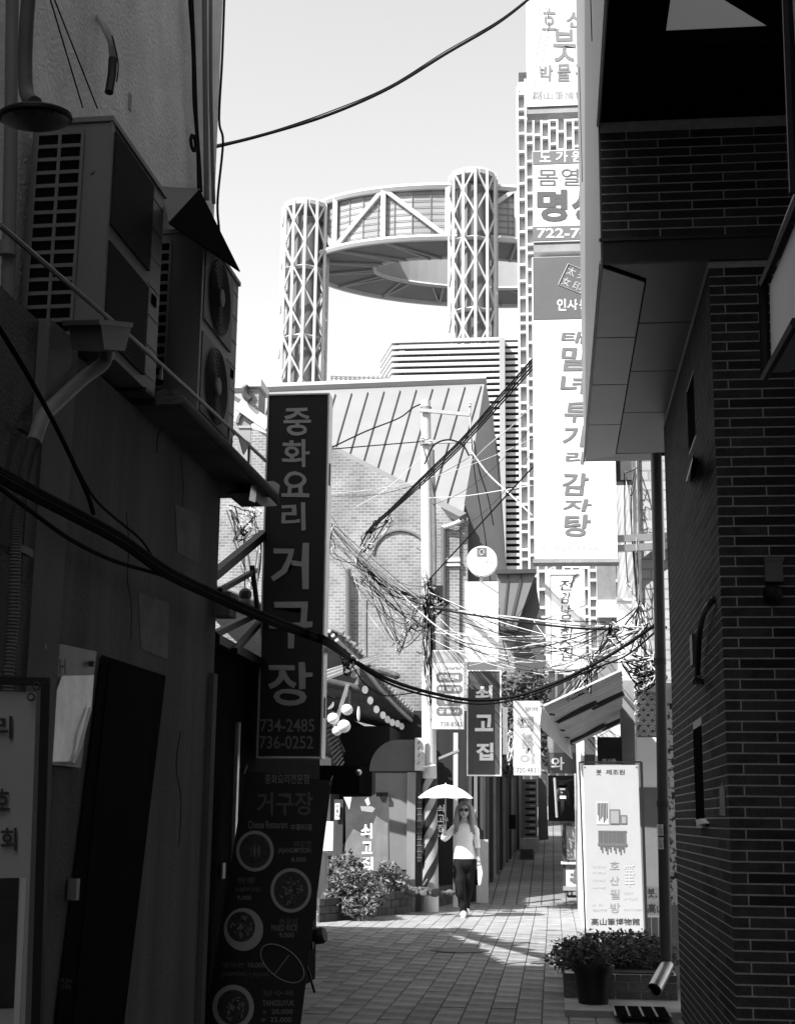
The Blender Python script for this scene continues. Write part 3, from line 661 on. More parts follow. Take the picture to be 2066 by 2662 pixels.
# corrugated edge of the roof sheet
e0, e1 = V((-2.14,13.6,2.6)), V((-3.18,18.4,2.6)); n_ = 22
for i in range(n_):
    a, b = e0.lerp(e1, i/n_), e0.lerp(e1, (i+.55)/n_); o_ = V((.07,.03,-.03))
    part(rs_, 'roof_tile_end', MB().prism([a,b,b+o_,a+o_], (0,0,.03)), MATS['roof_dark'])
SH = V((SD.x/-SD.z, SD.y/-SD.z, 0)); ZA = 5.0
shade_o = [gnd(1160,2411), gnd(1235,2438), gnd(1300,2461), gnd(1414,2497)]; shade_i = [gnd(1372,2499), gnd(1085,2416)]; zig = []
for a, b in zip(shade_o, shade_o[1:]):
    for k in range(3): zig += [a.lerp(b,k/3)+V((-.06,-.1,0)), a.lerp(b,(k+.85)/3)+V((.07,.02,0))]
part(rs_, 'unseen_shadow_sheet', MB().prism([p-SH*ZA+V((.2,.12,ZA)) for p in zig+shade_i], (0,0,.02)), MATS['roof_dark'])  # unseen toothed sheet, added only to cast the jagged ground shadow
for p in (shade_i[0], shade_i[1], shade_i[0].lerp(shade_i[1],.5)): q = p-SH*ZA+V((.2,.12,0)); part(rs_, 'shadow_sheet_post', MB().bar((q.x,q.y,2.5),(q.x,q.y,ZA),.05,.05), black)  # posts added under the unseen shadow sheet
part(rs_, 'door_frame', MB().bar((-2.19,9.9,0),(-2.19,9.9,2.1),.03,.06), alum)
part(rs_, 'wall_switch', MB().box(-2.195,-2.18,9.55,9.63,1.05,1.15), midm)
YA = 10.5
sa, X0, X1, Z0, Z1 = sign('projecting_sign', 'tall black projecting sign with grey Korean brush lettering and two phone numbers', 682, 1024, 847, 1971, YA, .16, mat('sign_black', .011, .5, .2, 3), alum, .012)
pA = V((0,YA,0))
letters(sa, [('중',738,1061,808,1133),('화',734,1144,807,1215),('요',732,1227,804,1292),('리',731,1307,795,1378),('거',706,1414,802,1532),('구',701,1567,814,1686),('장',696,1721,812,1835)], lettergrey, pA, NY, .02, .008, 'lettering', .045)
letters(sa, [('734-2485',677,1869,818,1903),('736-0252',675,1913,815,1947)], mat('letter_dim', .16, .6), pA, NY, .012, .008, 'phone_number')
part(sa, 'hinge', MB().box(X1+.0005, X1+.006, YA+.05, YA+.09, Z1-.72, Z1-.55), black)
part(sa, 'hinge', MB().box(X1+.0005, X1+.006, YA+.05, YA+.09, Z0+.3, Z0+.45), black)
for a, b, w_ in (((555,1497,9.2),(688,1387,10.58),.06),((572,1535,9.2),(664,1483,10.58),.035),((655,1470,10.4),(672,1600,10.55),.03),((556,1650,9.2),(674,1592,10.58),.045),((610,1692,9.4),(676,1618,10.58),.04)):
    part(sa, 'strut', MB().bar(at(*a), at(*b), w_, w_), black)
hl = T('hanging_lamp', 'black bell-shaped lamp seen through the struts of the black sign', 'lamp', at(637,1572,13))
part(hl, 'lamp_shade', MB().lathe(at(637,1574,13), [(.075,0),(.07,.03),(.05,.06),(.062,.09),(.06,.13),(.03,.16)], n=18), black, True)
part(hl, 'lamp_collar', MB().lathe(at(637,1592,13), [(.06,0),(.075,.05)], n=14), offwhite, True)
part(hl, 'lamp_rod', MB().tube([at(637,1540,13), at(634,1400,13)], .006, 5), rubber)
# menu banner on its stand
bBL, bBR, bTL = at(527,2690,9.3), at(778,2690,9.25), at(640,2003,9.7)
bn = (bBR-bBL).cross(bTL-bBL).normalized()
if bn.dot(CAM-bBL) < 0: bn = -bn
bTR = on(862,2030,bBL,bn)
mnu = T('menu_banner', 'tall black menu banner with round dishes and prices on an X stand', 'banner', bBL.lerp(bBR,.5))
part(mnu, 'banner_sheet', MB().prism([bBL,bBR,bTR,bTL], -bn*.004), mat('banner_black', .008, .6, .3, 3))
k7 = lambda x,y: (540+x/3.067, 1950+y/3.067)
def mt(s, x0,y0,x1,y1): return (s, *k7(x0,y0), *k7(x1,y1))
dimk = mat('menu_print', .2, .7); dimr = mat('menu_print_dark', .085, .7)
letters(mnu, [mt('중화요리전문점',458,195,808,270),mt('8,000',668,855,785,895),mt('9,000',235,1160,350,1200),mt('9,000',570,1455,690,1500),mt('10,000',325,1695,460,1740),mt('小',440,2070,470,2108),mt('20,000',510,2065,680,2110),mt('中',428,2135,462,2172),mt('25,000',500,2130,670,2175),
              mt('Chinese Restaurant',325,565,640,625),mt('中華料理',665,590,832,642),mt('JAJANGMYEON',560,780,822,832),mt('FRIED RICE',510,1395,717,1442),mt('TANGSUYUK',440,1995,692,2040)], dimk, bBL, bn, .004, .004)
letters(mnu, [mt('거구장',395,335,842,520),mt('짜장면',685,725,825,775),mt('짬뽕',232,1015,382,1065),mt('JAMPPONG',220,1095,425,1140),mt('볶음밥',570,1340,722,1395),mt('짬짜면',120,1695,285,1735),mt('JJAMPPONG + JAJANG',108,1770,490,1815),mt('탕수육',445,1915,692,1962)], dimr, bBL, bn, .012, .004, 'dark_lettering')
food = mat('dish_food', .03, .6, .8, 30)
for i, (cx, cy, r, r2) in enumerate(((378,805,150,125),(665,1118,163,138),(287,1430,157,112),(205,2050,166,128))):
    c = on(*k7(cx,cy),bBL,bn); ex = on(*k7(cx+r,cy),bBL,bn)-c; ey = on(*k7(cx,cy-r*1.08),bBL,bn)-c; q = r2/r
    pr = [c+ex*math.cos(a)+ey*math.sin(a)+bn*.004 for a in [j*math.pi/20 for j in range(40)]]
    o_ = (ex*-.12+ey*.12 if i == 2 else V((0,0,0)))
    pi_ = [c+o_+(ex*math.cos(a)+ey*math.sin(a))*q+bn*.004 for a in [j*math.pi/20 for j in range(40)]]
    mb = MB(); mb.add(pr+pi_, [(j,(j+1)%40,40+(j+1)%40,40+j) for j in range(40)]); part(mnu, 'printed_plate', mb, mat('plate_print', .3, .6))
    fm = MB(); rr = random.Random(i)
    fm.face([p-bn*.0005 for p in pi_]); part(mnu, 'printed_dish', fm, food)
    gm = MB()
    for j in range(26 if i else 14):
        a = rr.uniform(0,6.28); d_ = rr.uniform(0,.75)*q; p = c+o_+(ex*math.cos(a)+ey*math.sin(a))*d_+bn*.0055
        if i == 0: p = c+ex*rr.uniform(-.3,.3)+bn*.0055; u_ = ey.normalized()*rr.uniform(.01,.045); v_ = ex.normalized()*.0025
        else: th = rr.uniform(0,3.14); u_ = (ex.normalized()*math.cos(th)+ey.normalized()*math.sin(th))*rr.uniform(.006,.016); v_ = bn.cross(u_).normalized()*rr.uniform(.003,.006)
        gm.face([p-u_-v_,p+u_-v_*.5,p+u_+v_,p-u_+v_])
    part(mnu, 'printed_garnish', gm, mat('garnish_print', .17, .7))
c = on(*k7(596,1700),bBL,bn); ex = on(*k7(766,1750),bBL,bn)-c; ey = on(*k7(560,1555),bBL,bn)-c
lp = [c+ex*math.cos(a)+ey*math.sin(a)+bn*.005 for a in [j*math.pi/18 for j in range(37)]]
part(mnu, 'printed_platter', MB().tube(lp, .0035, 4, False).tube([c-ex*.5-ey*.75+bn*.005, c+ex*.45+ey*.6+bn*.005], .003, 4), MATS['plate_print'])
for a, b in (((700,2200),(818,2580)),((640,2250),(655,2680))):
    part(mnu, 'stand_leg', MB().tube([on(a[0],a[1],bBL,bn)-bn*.05, at(b[0],b[1],9.75)], .009, 6), black)
for q in ((636,2012),(858,2040)): part(mnu, 'corner_hook', MB().tube([on(q[0],q[1],bBL,bn)+bn*.006, on(q[0]+4,q[1]-26,bBL,bn)-bn*.03], .005, 5), midm)
sp = T('clip_lamp', 'small black clip-on spotlight on the right edge of the menu banner', 'lamp', at(825,2440,9.7))
part(sp, 'lamp_head', MB().lathe(at(812,2437,9.6), [(.02,0),(.05,.02),(.055,.07),(.045,.09)], (1,-.2,.25), 16), black, True)
part(sp, 'lamp_clamp', MB().box(at(807,2420,9.62).x-.01, at(815,2420,9.62).x, 9.6, 9.64, at(811,2425,9.62).z-.1, at(811,2390,9.62).z), black)
part(sp, 'lamp_arm', MB().tube(through([at(814,2405,9.6), at(826,2420,9.6), at(822,2436,9.6)],4), .008, 5), alum, True)
# ================================================================ RIGHT MIDDLE: stacked projecting signs
YR = 17.2
sg = mat('sign_grey', .16, .6, .06, 3)
r1,*_ = sign('museum_sign', 'pale top sign with brush lettering, highest of the stacked signs at right', 1367, -150, 1560, 274, YR, .2, mat('sign_pale', .66, .6, .06, 3), None)
pR = V((0,YR,0))
letters(r1, [('호',1409,23,1444,80),('산',1470,30,1530,72),('붓',1436,75,1495,160),('박',1400,170,1436,212),('물',1446,167,1482,212),('관',1494,164,1532,212)], mat('ink_museum', .2, .7), pR, NY, .015, .006, 'lettering', .05)
letters(r1, [('高',1383,237,1407,259),('山',1412,239,1436,258),('筆',1442,237,1463,259),('博',1467,237,1490,259),('物',1493,237,1514,259)], inkgrey, pR, NY, .0, .006, 'small_lettering', .03)
part(r1, 'bottom_rail', MB().box(at(1369,280,YR).x, at(1560,280,YR).x, YR+.02, YR+.2, at(1450,291,YR).z, at(1450,275,YR).z-.002), concrete)
for x in (1398, 1415): part(r1, 'hanging_wire', MB().tube(through([at(x,10,YR-.02), at(x+8,60,YR-.02), at(x-6,130,YR-.02), at(x-14,250,YR-.02)],4), .004, 4), inkpale)
r2,*_ = sign('clinic_sign', 'white sign with bold characters between two grey bands, middle of the stacked signs', 1384, 389, 1575, 627, YR, .2, whitesign, None)
rect(r2, 'grey_band', 1384,391,1575,425,YR,sg); rect(r2, 'grey_band', 1384,587,1575,624,YR,sg)
letters(r2, [('도',1402,393,1431,422),('가',1444,393,1475,422),('원',1485,393,1514,422),('722-70',1395,594,1529,619)], whitesign, pR, NY, .02, .009)
letters(r2, [('몸',1396,441,1449,483),('열',1458,438,1504,483)], inkmid, pR, NY, .0, .007, 'thin_lettering')
letters(r2, [('명',1395,493,1474,576),('상',1484,493,1562,576)], mat('ink_clinic', .1, .7), pR, NY, .04, .007, 'bold_lettering')
part(r2, 'bottom_rail', MB().box(at(1386,634,YR).x, at(1575,634,YR).x, YR+.02, YR+.2, at(1450,652,YR).z, at(1450,628,YR).z-.002), concrete)
r3, X0, X1, Z0, Z1 = sign('restaurant_sign', 'long white sign with a dark top and grey brush lettering, lowest of the stacked signs', 1385, 666, 1596, 1452, YR, .25, mat('sign_blazing', .82, .5, .03, 2), None)
rect(r3, 'dark_top', 1385,667,1596,829,YR,mat('sign_top', .12, .6, .1, 3))
dc = at(1492,725,YR); dd = .215
sqp = [dc+V((dd*math.cos(a),-.008,dd*math.sin(a))) for a in [math.radians(20+90*i) for i in range(4)]]
part(r3, 'seal_outline', MB().tube(sqp+[sqp[0]], .008, 4, False), inkpale)
def rot_letters(par, s, c, ang, sz, m_):
    vs_, fs = glyph(s, .0); mb = MB(); ca, sa_ = math.cos(ang), math.sin(ang)
    mb.add([c+V((((a-.5)*ca-(b-.5)*sa_)*sz, 0, ((a-.5)*sa_+(b-.5)*ca)*sz)) for a,b in vs_], fs); part(par, 'seal_lettering', mb, m_)
for s, i, j in (('太',-1,1),('夫',1,1),('女',-1,-1),('印',1,-1)):
    an = math.radians(-25); o_ = V((.075*i*math.cos(an)-.075*j*math.sin(an), -.009, .075*i*math.sin(an)+.075*j*math.cos(an))); rot_letters(r3, s, dc+o_, an, .11, inkpale)
letters(r3, [('인',1447,777,1471,808),('사',1474,779,1501,806),('동',1505,778,1535,808)], whitesign, pR, NY, .02, .009, 'lettering', .05)
letters(r3, [('태',1457,862,1522,893),('밀',1456,901,1522,964),('녀',1457,972,1520,1024),('투',1466,1046,1522,1098),('기',1461,1107,1518,1162),('리',1470,1174,1518,1206),('감',1459,1229,1528,1288),('자',1463,1298,1535,1330),('탕',1465,1337,1533,1395)], mat('ink_brush', .17, .7), pR, NY, .022, .007, 'brush_lettering', .05, .12)
letters(r3, [('바른먹거리 건강한관리…',1406,1416,1583,1436)], mat('ink_faint', .52, .7), pR, NY, 0, .007, 'small_lettering')
part(r3, 'bottom_rail', MB().box(X0-.02, X1+.02, YR-.01, YR+.26, Z0-.05, Z0-.002), concrete)
for y in (1402,1427): part(r3, 'bracket_beam', MB().bar(at(1600,y,YR+.1), at(1745,y-9,YR+.3), .07, .085), alum)
for y in (540, 900): part(r3, 'bracket_beam', MB().bar(V((X1+.01,YR+.1,at(1596,y,YR).z)), V((1.25,YR+.2,at(1596,y,YR).z)), .06, .06), alum)
# pale brick building that carries them
pb = T('pale_brick_building', 'pale brick building behind the downpipe, carrying the stacked signs', 'building', (2.2,20,0))
pbx = at(1664,1400,17.6).x
part(pb, 'wall', MB().box(pbx, 4, 17.55, 24, 3.1, 14), brickmat('pale_brick', .42, .5, .3, .24, .125, 'XZ', .1))
part(pb, 'corner_pipe', MB().tube([(pbx-.06,17.5,3.2),(pbx-.06,17.5,9)], .035, 8), white)
part(pb, 'sign_post', MB().box(X1+.5, X1+.58, YR+.14, YR+.22, Z0, 12.5), midm)
wb = T('window_box', 'glass-fronted window box hanging under the overhang above the long white sign', 'window', at(1630,1240,18))
part(wb, 'window_frame', MB().box(at(1596,1230,18).x, at(1662,1230,18).x, 18, 18.2, at(1630,1252,18).z, at(1630,1190,18).z), dark)
part(wb, 'glass', MB().box(at(1612,1230,17.99).x, at(1656,1230,17.99).x, 17.98, 17.999, at(1630,1248,18).z, at(1630,1192,18).z), mat('window_pale', .6, .15, .3, 3, spec=.6))
# hanging white sign with brush lettering
YH = 21.0
hs,*_ = sign('hanging_sign', 'white framed sign with thin vertical brush lettering under the stacked signs', 1417, 1481, 1521, 1740, YH, .22, whitesign, mat('frame_pale', .5, .5, .1, 4), .075)
pH = V((0,YH,0))
letters(hs, [('전',1452,1508,1488,1534),('감',1456,1540,1482,1568),('나',1458,1571,1482,1596),('무',1454,1598,1484,1626),('횟',1451,1630,1486,1676),('집',1456,1680,1486,1718)], ink, pH, NY, .0, .006, 'brush_lettering', .07, .2)
part(hs, 'flourish', MB().tube(through([at(1490,1508,YH-.01), at(1490,1500,YH-.01), at(1502,1492,YH-.01)],4), .012, 5), ink)
part(hs, 'inner_line', MB().tube([at(x,y,YH-.006) for x,y in ((1430,1494),(1508,1494),(1508,1727),(1430,1727),(1430,1494))], .006, 4, False), inkpale)
for x0,y0,x1,y1 in ((1425,1480,1478,1458),(1515,1500,1500,1456)): part(hs, 'hanger', MB().tube([at(x0,y0,YH), at(x1,y1,YH+.1)], .012, 5), alum)
gp = T('grey_pillar', 'grey square pillar standing below the long white sign', 'pillar', at(1577,1660,24))
part(gp, 'shaft', MB().box(at(1553,1540,24).x, at(1600,1540,24).x, 24, 24.4, 2, at(1577,1440,24).z), midm)
part(gp, 'lit_block', MB().box(at(1552,1590,24).x-.01, at(1600,1590,24).x+.01, 23.9, 24.41, at(1577,1606,24).z, at(1577,1562,24).z), white)  # white sleeve paints in the lit lower part of the shaft
wp = T('white_post', 'white square post rising behind the cable tangle', 'post', at(1624,1750,20))
part(wp, 'shaft', MB().box(at(1606,1650,20).x, at(1643,1650,20).x, 20, 20.3, 2.9, at(1624,1562,20).z), white)
part(wp, 'cap', MB().box(at(1604,1650,20).x, at(1645,1650,20).x, 19.97, 20.33, at(1624,1562,20).z, at(1624,1556,20).z), offwhite)
# ---------------------------------------------------------------- shop with the corrugated awning
sh = T('awning_shop', 'white shop front under the corrugated awning on the right', 'building', (1.2,21,0))
YW = 20.6
xs0, xs1 = at(1508,1950,YW).x, at(1800,1950,YW).x
part(sh, 'wall', MB().box(xs0, xs1, YW, YW+6, 0, 2.9), white)
part(sh, 'upper_wall', MB().box(at(1640,1800,YW).x, xs1, YW-.01, YW+5, 2.905, 3.6), mat('upper_dark', .07, .8, .3, 3))
part(sh, 'doorway', MB().box(at(1520,2100,YW).x, at(1548,2100,YW).x, YW-.012, YW-.002, .1, at(1530,1915,YW).z), mat('doorway_grey', .08, .6))
part(sh, 'drainpipe', MB().tube([at(1652,1800,YW-.1), at(1655,1960,YW-.1), at(1657,2000,YW-.1)], .03, 8), alum, True)
cA, cB, cC, cD = at(1412,1838,17.3), at(1616,1744,17.0), at(1616,1876,20.3), at(1481,1936,20.5)
aw = T('awning', 'corrugated sheet awning on dark purlins, seen from below', 'awning', cD)
NU, NV = 64, 4; mb = MB(); up = (cB-cA).cross(cD-cA).normalized(); up = up if up.z > 0 else -up
for i in range(NU+1):
    for j in range(NV+1):
        u, v = i/NU, j/NV; p = (cA*(1-v)+cB*v)*(1-u)+(cD*(1-v)+cC*v)*u
        mb.v.append(p+up*.03*math.sin(u*2*math.pi*15))
for i in range(NU):
    for j in range(NV): a = i*(NV+1)+j; mb.f.append((a,a+1,a+NV+2,a+NV+1))
k = len(mb.v); mb.v += [p+up*.006 for p in mb.v]; mb.f += [tuple(q+k for q in f)[::-1] for f in mb.f]
part(aw, 'corrugated_sheet', mb, mat('corrugated', .42, .6, .2, 4), True)
bil = lambda u,v,o=-.04: (cA*(1-v)+cB*v)*(1-u)+(cD*(1-v)+cC*v)*u+up*o
for u, v0, v1 in ((.32,.05,.62),(.36,.55,1.0),(.86,.05,.68),(.9,.62,1.0)): part(aw, 'purlin', MB().bar(bil(u,v0), bil(u-.02,v1), .05, .06), dark)
for u in (.15,.33,.55,.75,.95): part(aw, 'hook', MB().bar(bil(u,.01,-.01), bil(u,.07,-.05), .02, .02), dark)
g1_, g2_ = cA.copy(), cD.copy()
part(aw, 'gutter_board', MB().prism([g1_+V((-.03,0,.03)), g2_+V((-.02,-.05,.02)), g2_+V((.02,-.05,-.2)), g1_+V((-.06,0,-.22))], (.012,-.01,0)), offwhite)
part(aw, 'gutter_lip', MB().tube([g1_+V((-.03,-.02,.03)), g2_+V((0,-.08,.02))], .02, 6), alum)
bs,*_ = sign('black_board', 'small black board with white script hung under the awning', 1552, 1916, 1616, 1986, 19.0, .04, black, None)
letters(bs, [('인사동',1565,1972,1601,1984)], whitesign, V((0,19,0)), NY, .01, .006)
part(bs, 'string', MB().tube([at(1555,1916,19), at(1580,1900,19), at(1612,1916,19)], .004, 4), rubber)
dk = T('shaded_wall_strip', 'thick dark post at the wall end of the corrugated awning', 'post', at(1630,2000,19.2))
part(dk, 'shaft', MB().box(at(1613,1850,19.2).x, at(1648,1850,19.2).x, 19.2, 19.5, 0, at(1630,1768,19.2).z), mat('wall_shade_grey', .22, .8, .2, 3))  # grey box paints in the wall portion that the awning shades
# wave-pattern panel
wv = T('wave_panel', 'plaster panel with a raised overlapping wave-scale pattern on the shop wall', 'panel', at(1677,1916,18.8))
Yv = 18.8
part(wv, 'panel_back', MB().box(at(1655,1868,Yv).x, at(1745,1868,Yv).x, Yv+.002, Yv+.05, at(1680,1916,Yv).z, at(1680,1795,Yv).z), mat('wave_back', .12, .8))
for r_ in range(9):
    for c_ in range(7):
        cx = at(1655,1868,Yv).x+.03+c_*.11+(.055 if r_ % 2 else 0); cz = at(1680,1914,Yv).z+r_*.068
        if cx > at(1745,1868,Yv).x: continue
        m1 = MB()
        for q in (.056,.03): m1.tube([V((cx+q*math.cos(a),Yv-.002-r_*.0005,cz+q*math.sin(a))) for a in [math.pi*i/8 for i in range(9)]], .011, 4)
        part(wv, 'scale', m1, pale_conc)
# near white wall and peeling gate post
gw = T('low_shop', 'white walled low shop with a grey dado behind the tall white stand sign', 'building', at(1690,2440,18.2))
Yg = 18.2
gx0, gx1 = at(1660,2150,Yg).x, at(1790,2150,Yg).x
part(gw, 'wall', MB().box(gx0, gx1, Yg, Yg+.5, at(1690,2047,Yg).z, at(1690,1917,Yg).z), white)
part(gw, 'dado', MB().box(gx0-.004, gx1, Yg-.012, Yg+.5, 0, at(1690,2048,Yg).z), mat('dado_grey', .14, .8, .15, 3))
for i in range(6):
    x = at(1676,2400,16.9).x+i*.075; part(gw, 'fence_board', MB().box(x, x+.068, 16.9, 16.93, 0, at(1690,2385,16.9).z), woodm)
for y0, y1, s in ((2304,2341,'붓,'),(2343,2380,'高山')):
    z0, z1 = at(1690,y1,16.8).z, at(1690,y0,16.8).z
    o_ = part(gw, 'name_board', MB().box(at(1676,2340,16.8).x, at(1745,2340,16.8).x, 16.8, 16.83, z0, z1), offwhite)
    letters(gw, [(s,1682,y0+6,1682+(24 if s[0] == '붓' else 44),y1-6)], ink, V((0,16.8,0)), NY, .01, .006, 'name_lettering')
gpst = T('gate_post', 'white gate post with flaking paint beside the downpipe', 'post', at(1752,2440,13.4))
Yq = 13.4
part(gpst, 'painted_shaft', MB().box(at(1735,2100,Yq).x, at(1800,2100,Yq).x, Yq, Yq+.3, at(1750,2352,Yq).z, at(1750,1830,Yq).z), mat('flaking_paint', .75, .8, v2=.04, scale=16, thr=.53, bump=.3))
part(gpst, 'bare_foot', MB().box(at(1735,2100,Yq).x, at(1800,2100,Yq).x, Yq+.004, Yq+.3, 0, at(1750,2352,Yq).z), concrete)
part(gpst, 'cap', MB().box(at(1728,2100,Yq).x, at(1800,2100,Yq).x, Yq-.03, Yq+.33, at(1750,1829,Yq).z, at(1750,1790,Yq).z), offwhite)
# tall stand sign for brushes
YT = 16.3
k1 = lambda x,y: (1400+x/2.545, 1950+y/2.545)
st = T('stand_sign', 'tall white stand sign with pictures of writing brushes in a thin dark frame', 'sign', at(1600,2470,YT))
fT = [at(*k1(x,y),YT) for x,y in ((268,80),(676,78),(712,1215),(308,1215))]
for a, b, nm in ((0,1,'frame_rail'),(2,3,'frame_rail')): part(st, nm, MB().bar(fT[a], fT[b], .018, .018, (0,1,0)), black)
part(st, 'frame_post', MB().bar(fT[0], at(*k1(312,1330),YT), .018, .018, (0,1,0)), black)
part(st, 'frame_post', MB().bar(fT[1], at(*k1(716,1330),YT), .03, .03, (0,1,0)), black)
part(st, 'sheet', MB().prism([at(*k1(x,y),YT) for x,y in ((292,100),(655,98),(693,1200),(322,1202))], (0,.004,0)), mat('stand_sheet', .42, .6, .06, 2))
pT = V((0,YT,0)); m1 = lambda s,x0,y0,x1,y1: (s,*k1(x0,y0),*k1(x1,y1))
letters(st, [m1('붓',378,128,412,165),m1('제조원',442,128,566,162),m1('高山筆博物館',345,1112,666,1158)], ink, pT, NY, .006, .004)
letters(st, [m1('호',468,735,532,790),m1('산',468,835,530,892),m1('필',470,920,532,985),m1('방',470,1010,536,1076)], inkgrey, pT, NY, .006, .004, 'grey_lettering')
letters(st, [m1('筆',565,745,632,905),m1('대표전화',560,935,622,955),m1('붓박물관',560,972,650,992),m1('010-731-0000',560,1045,680,1062),m1('본 점',350,1010,415,1030),m1('제조판매',350,1045,445,1068),m1('전통붓',350,760,440,778),m1('먹 벼루',350,800,440,818),m1('화방용품',350,850,440,868),m1('서예',350,900,440,918)], inkpale, pT, NY, 0, .004, 'faint_lettering')
def prect(x0,y0,x1,y1,m_,nm='picture',e=.004): 
    a, b = at(*k1(x0,y1),YT-e), at(*k1(x1,y0),YT-e); return part(st, nm, MB().box(a.x,b.x,YT-e-.001,YT-e,a.z,b.z), m_)
prect(381,340,460,492,inkpale); prect(470,392,535,492,inkmid); prect(541,430,582,490,inkmid); prect(476,402,528,484,inkgrey,'picture_inset',.006); prect(548,440,576,484,inkgrey,'picture_inset',.006)
for i in range(7): prect(388+i*10,350,392+i*10,430+(i*37)%50,ink,'brush_print',.006)
for i in range(17):
    x = 394+i*11; prect(x,536+(i*7)%6,x+5,632+(i*23)%60,inkmid,'brush_print',.005)
prect(390,618,584,632,inkmid,'rack_print',.0055); prect(392,534,580,540,inkmid,'rack_print',.0055)
for q in ((303,112),(645,112),(340,1182),(680,1182)): part(st, 'eyelet', MB().lathe(at(*k1(*q),YT-.004), [(.008,0),(.006,.003)], NY, 8), dark)
# small sandwich cart
Yc = 27.0
ct_ = T('wheeled_stand', 'small wheeled display stand with cloth panel and flower print beside the tall stand sign', 'stand', at(1495,2330,Yc))
k8 = lambda x,y: (1280+x/5.46, 2000+y/5.46)
def crect(nm, x0,y0,x1,y1,m_,d=.02,y_=0): a, b = at(*k8(x0,y1),Yc+y_), at(*k8(x1,y0),Yc+y_); return part(ct_, nm, MB().box(a.x,b.x,Yc+y_,Yc+y_+d,a.z,b.z), m_)
for q in ((990,770,1040,1310),(1280,770,1320,1310),(1000,1310,1030,1680),(1300,1310,1325,1680)): crect('frame_stile', *q, dark, .03)
for q in ((990,770,1320,800),(1005,1290,1320,1318)): crect('frame_rail', *q, dark, .034, -.002)
crect('cloth_panel', 1040,800,1280,1290, mat('cloth_pale', .4, .9, .35, 3, streak=True), .01, .012)
crect('shelf', 970,1320,1325,1345, white, .3, -.05); crect('grey_panel', 1020,1346,1325,1430, concrete, .012, .01); crect('flower_panel', 1025,1431,1325,1665, offwhite, .012, .01)
for i in range(11):
    an = i*.9; q = k8(1180+60*math.sin(an*1.7), 1440+i*18); part(ct_, 'flower_print', MB().lathe(at(*q,Yc+.007), [(.03+.012*(i%3),0),(.02,.002)], NY, 9), inkmid)
crect('base_tray', 1000,1665,1330,1720, concrete, .35, -.06)
for x in (1050,1110,1230,1310): part(ct_, 'wheel', MB().lathe(at(*k8(x,1762),Yc), [(.055,0),(.055,.03)], (1,0,0), 14), black, True)
# two projecting signs over the lane
YK = 23.2
tk,*_ = sign('snack_sign', 'pale sign with rounded grey lettering and a phone number over the lane', 1334, 1822, 1404, 2015, YK, .15, offwhite, None)
pK = V((0,YK,0))
letters(tk, [('떡',1344,1862,1386,1901),('볶',1354,1906,1386,1958),('이',1350,1960,1388,1986)], mat('ink_snack', .3, .7), pK, NY, .035, .006)
letters(tk, [('보배',1364,1836,1396,1850),('720-4831',1341,1995,1398,2008)], inkmid, pK, NY, .0, .006, 'small_lettering')
ws,*_ = sign('dark_sign', 'dark sign with one white character and a grey top beside the pale snack sign', 1422, 1914, 1503, 2010, 24.5, .15, mat('sign_slate', .07, .6, .1, 3), None)
rect(ws, 'grey_top', 1423,1915,1502,1957,24.5,midm)
letters(ws, [('와',1431,1968,1466,2002)], whitesign, V((0,24.5,0)), NY, .02, .006)
# ================================================================ CENTRE: house with tiled eaves, signs and planter
hk = T('tiled_house', 'low traditional house with curved tiled eaves and white rafter ends', 'building', (-4,21,0))
EV = [at(868,1668,21.8), at(930,1730,22.6), at(985,1800,23.8), at(1040,1858,25.4), at(1100,1906,27.6)]      # eave line, near to far
evl = through(EV, 10)
up_ = V((-1.9,.25,.72))
mb = MB()
for p in evl: mb.v += [p+V((.05,0,.05)), p+V((.05,0,.14)), p+up_*.5+V((0,0,.16)), p+up_*1.4+V((0,0,.2)), p+up_*1.4, p+V((-.4,0,.06))]
for i in range(len(evl)-1):
    for j in range(6): a = i*6; mb.f.append((a+j,a+(j+1)%6,a+6+(j+1)%6,a+6+j))
part(hk, 'roof_bed', mb, mat('roof_bed', .12, .9, .3, 6))
tm = mat('roof_tile', .16, .8, .35, 9, .3, 40, rnd=.2)
def along(pts, d):
    for a, b in zip(pts, pts[1:]):
        L = (b-a).length
        if d <= L: return a.lerp(b, d/L), (b-a).normalized()
        d -= L
    return pts[-1], (pts[-1]-pts[-2]).normalized()
LE = sum((b-a).length for a,b in zip(evl,evl[1:])); d_ = .1; i = 0
while d_ < LE-.1:
    p, t = along(evl, d_); a = p+V((.1,0,.17)); b = p+up_*1.4+V((0,0,.24))
    part(hk, 'ridge_tile', MB().tube([a, a.lerp(b,.5), b], .05, 8), tm, True)
    q = p+t*.11; part(hk, 'eave_tile', MB().tube([q+V((.09,0,.12)), q+V((.0,0,.14))], .045, 8), tm, True)
    d_ += .22; i += 1
for j in range(3): part(hk, 'eave_course', MB().tube([p+V((.04-.06*j,0,.03+.07*j)) for p in evl], .035, 6), mat('eave_course', .3, .8, .4, 10), True)
raf = [(941,1792,22),(955,1820,22.5),(971,1843,23.0),(988,1858,23.6),(1000,1869,24.2),(1012.5,1877,24.8),(1026,1880,25.4),(1037,1887,26),(1055,1896,26.6),(1062,1899,27.1),(1067,1901,27.6)]
for x, y, Y in raf:
    c = at(x,y,Y); ax_ = V((.75,-.66,0)); part(hk, 'rafter', MB().tube([c-V((1.3,0,-.3)), c], .06, 10), wood, True); part(hk, 'rafter_end', MB().lathe(c+V((.05,-.04,-.01)), [(.062,0),(.062,.004)], ax_, 16), white)
part(hk, 'wall', MB().box(-9, -3.6, 23.4, 30, 0, 3.2), wood)
part(hk, 'front_wall', MB().box(-9, -2.75, 24.4, 30, 0, 3.0), mat('house_dark', .015, .9))
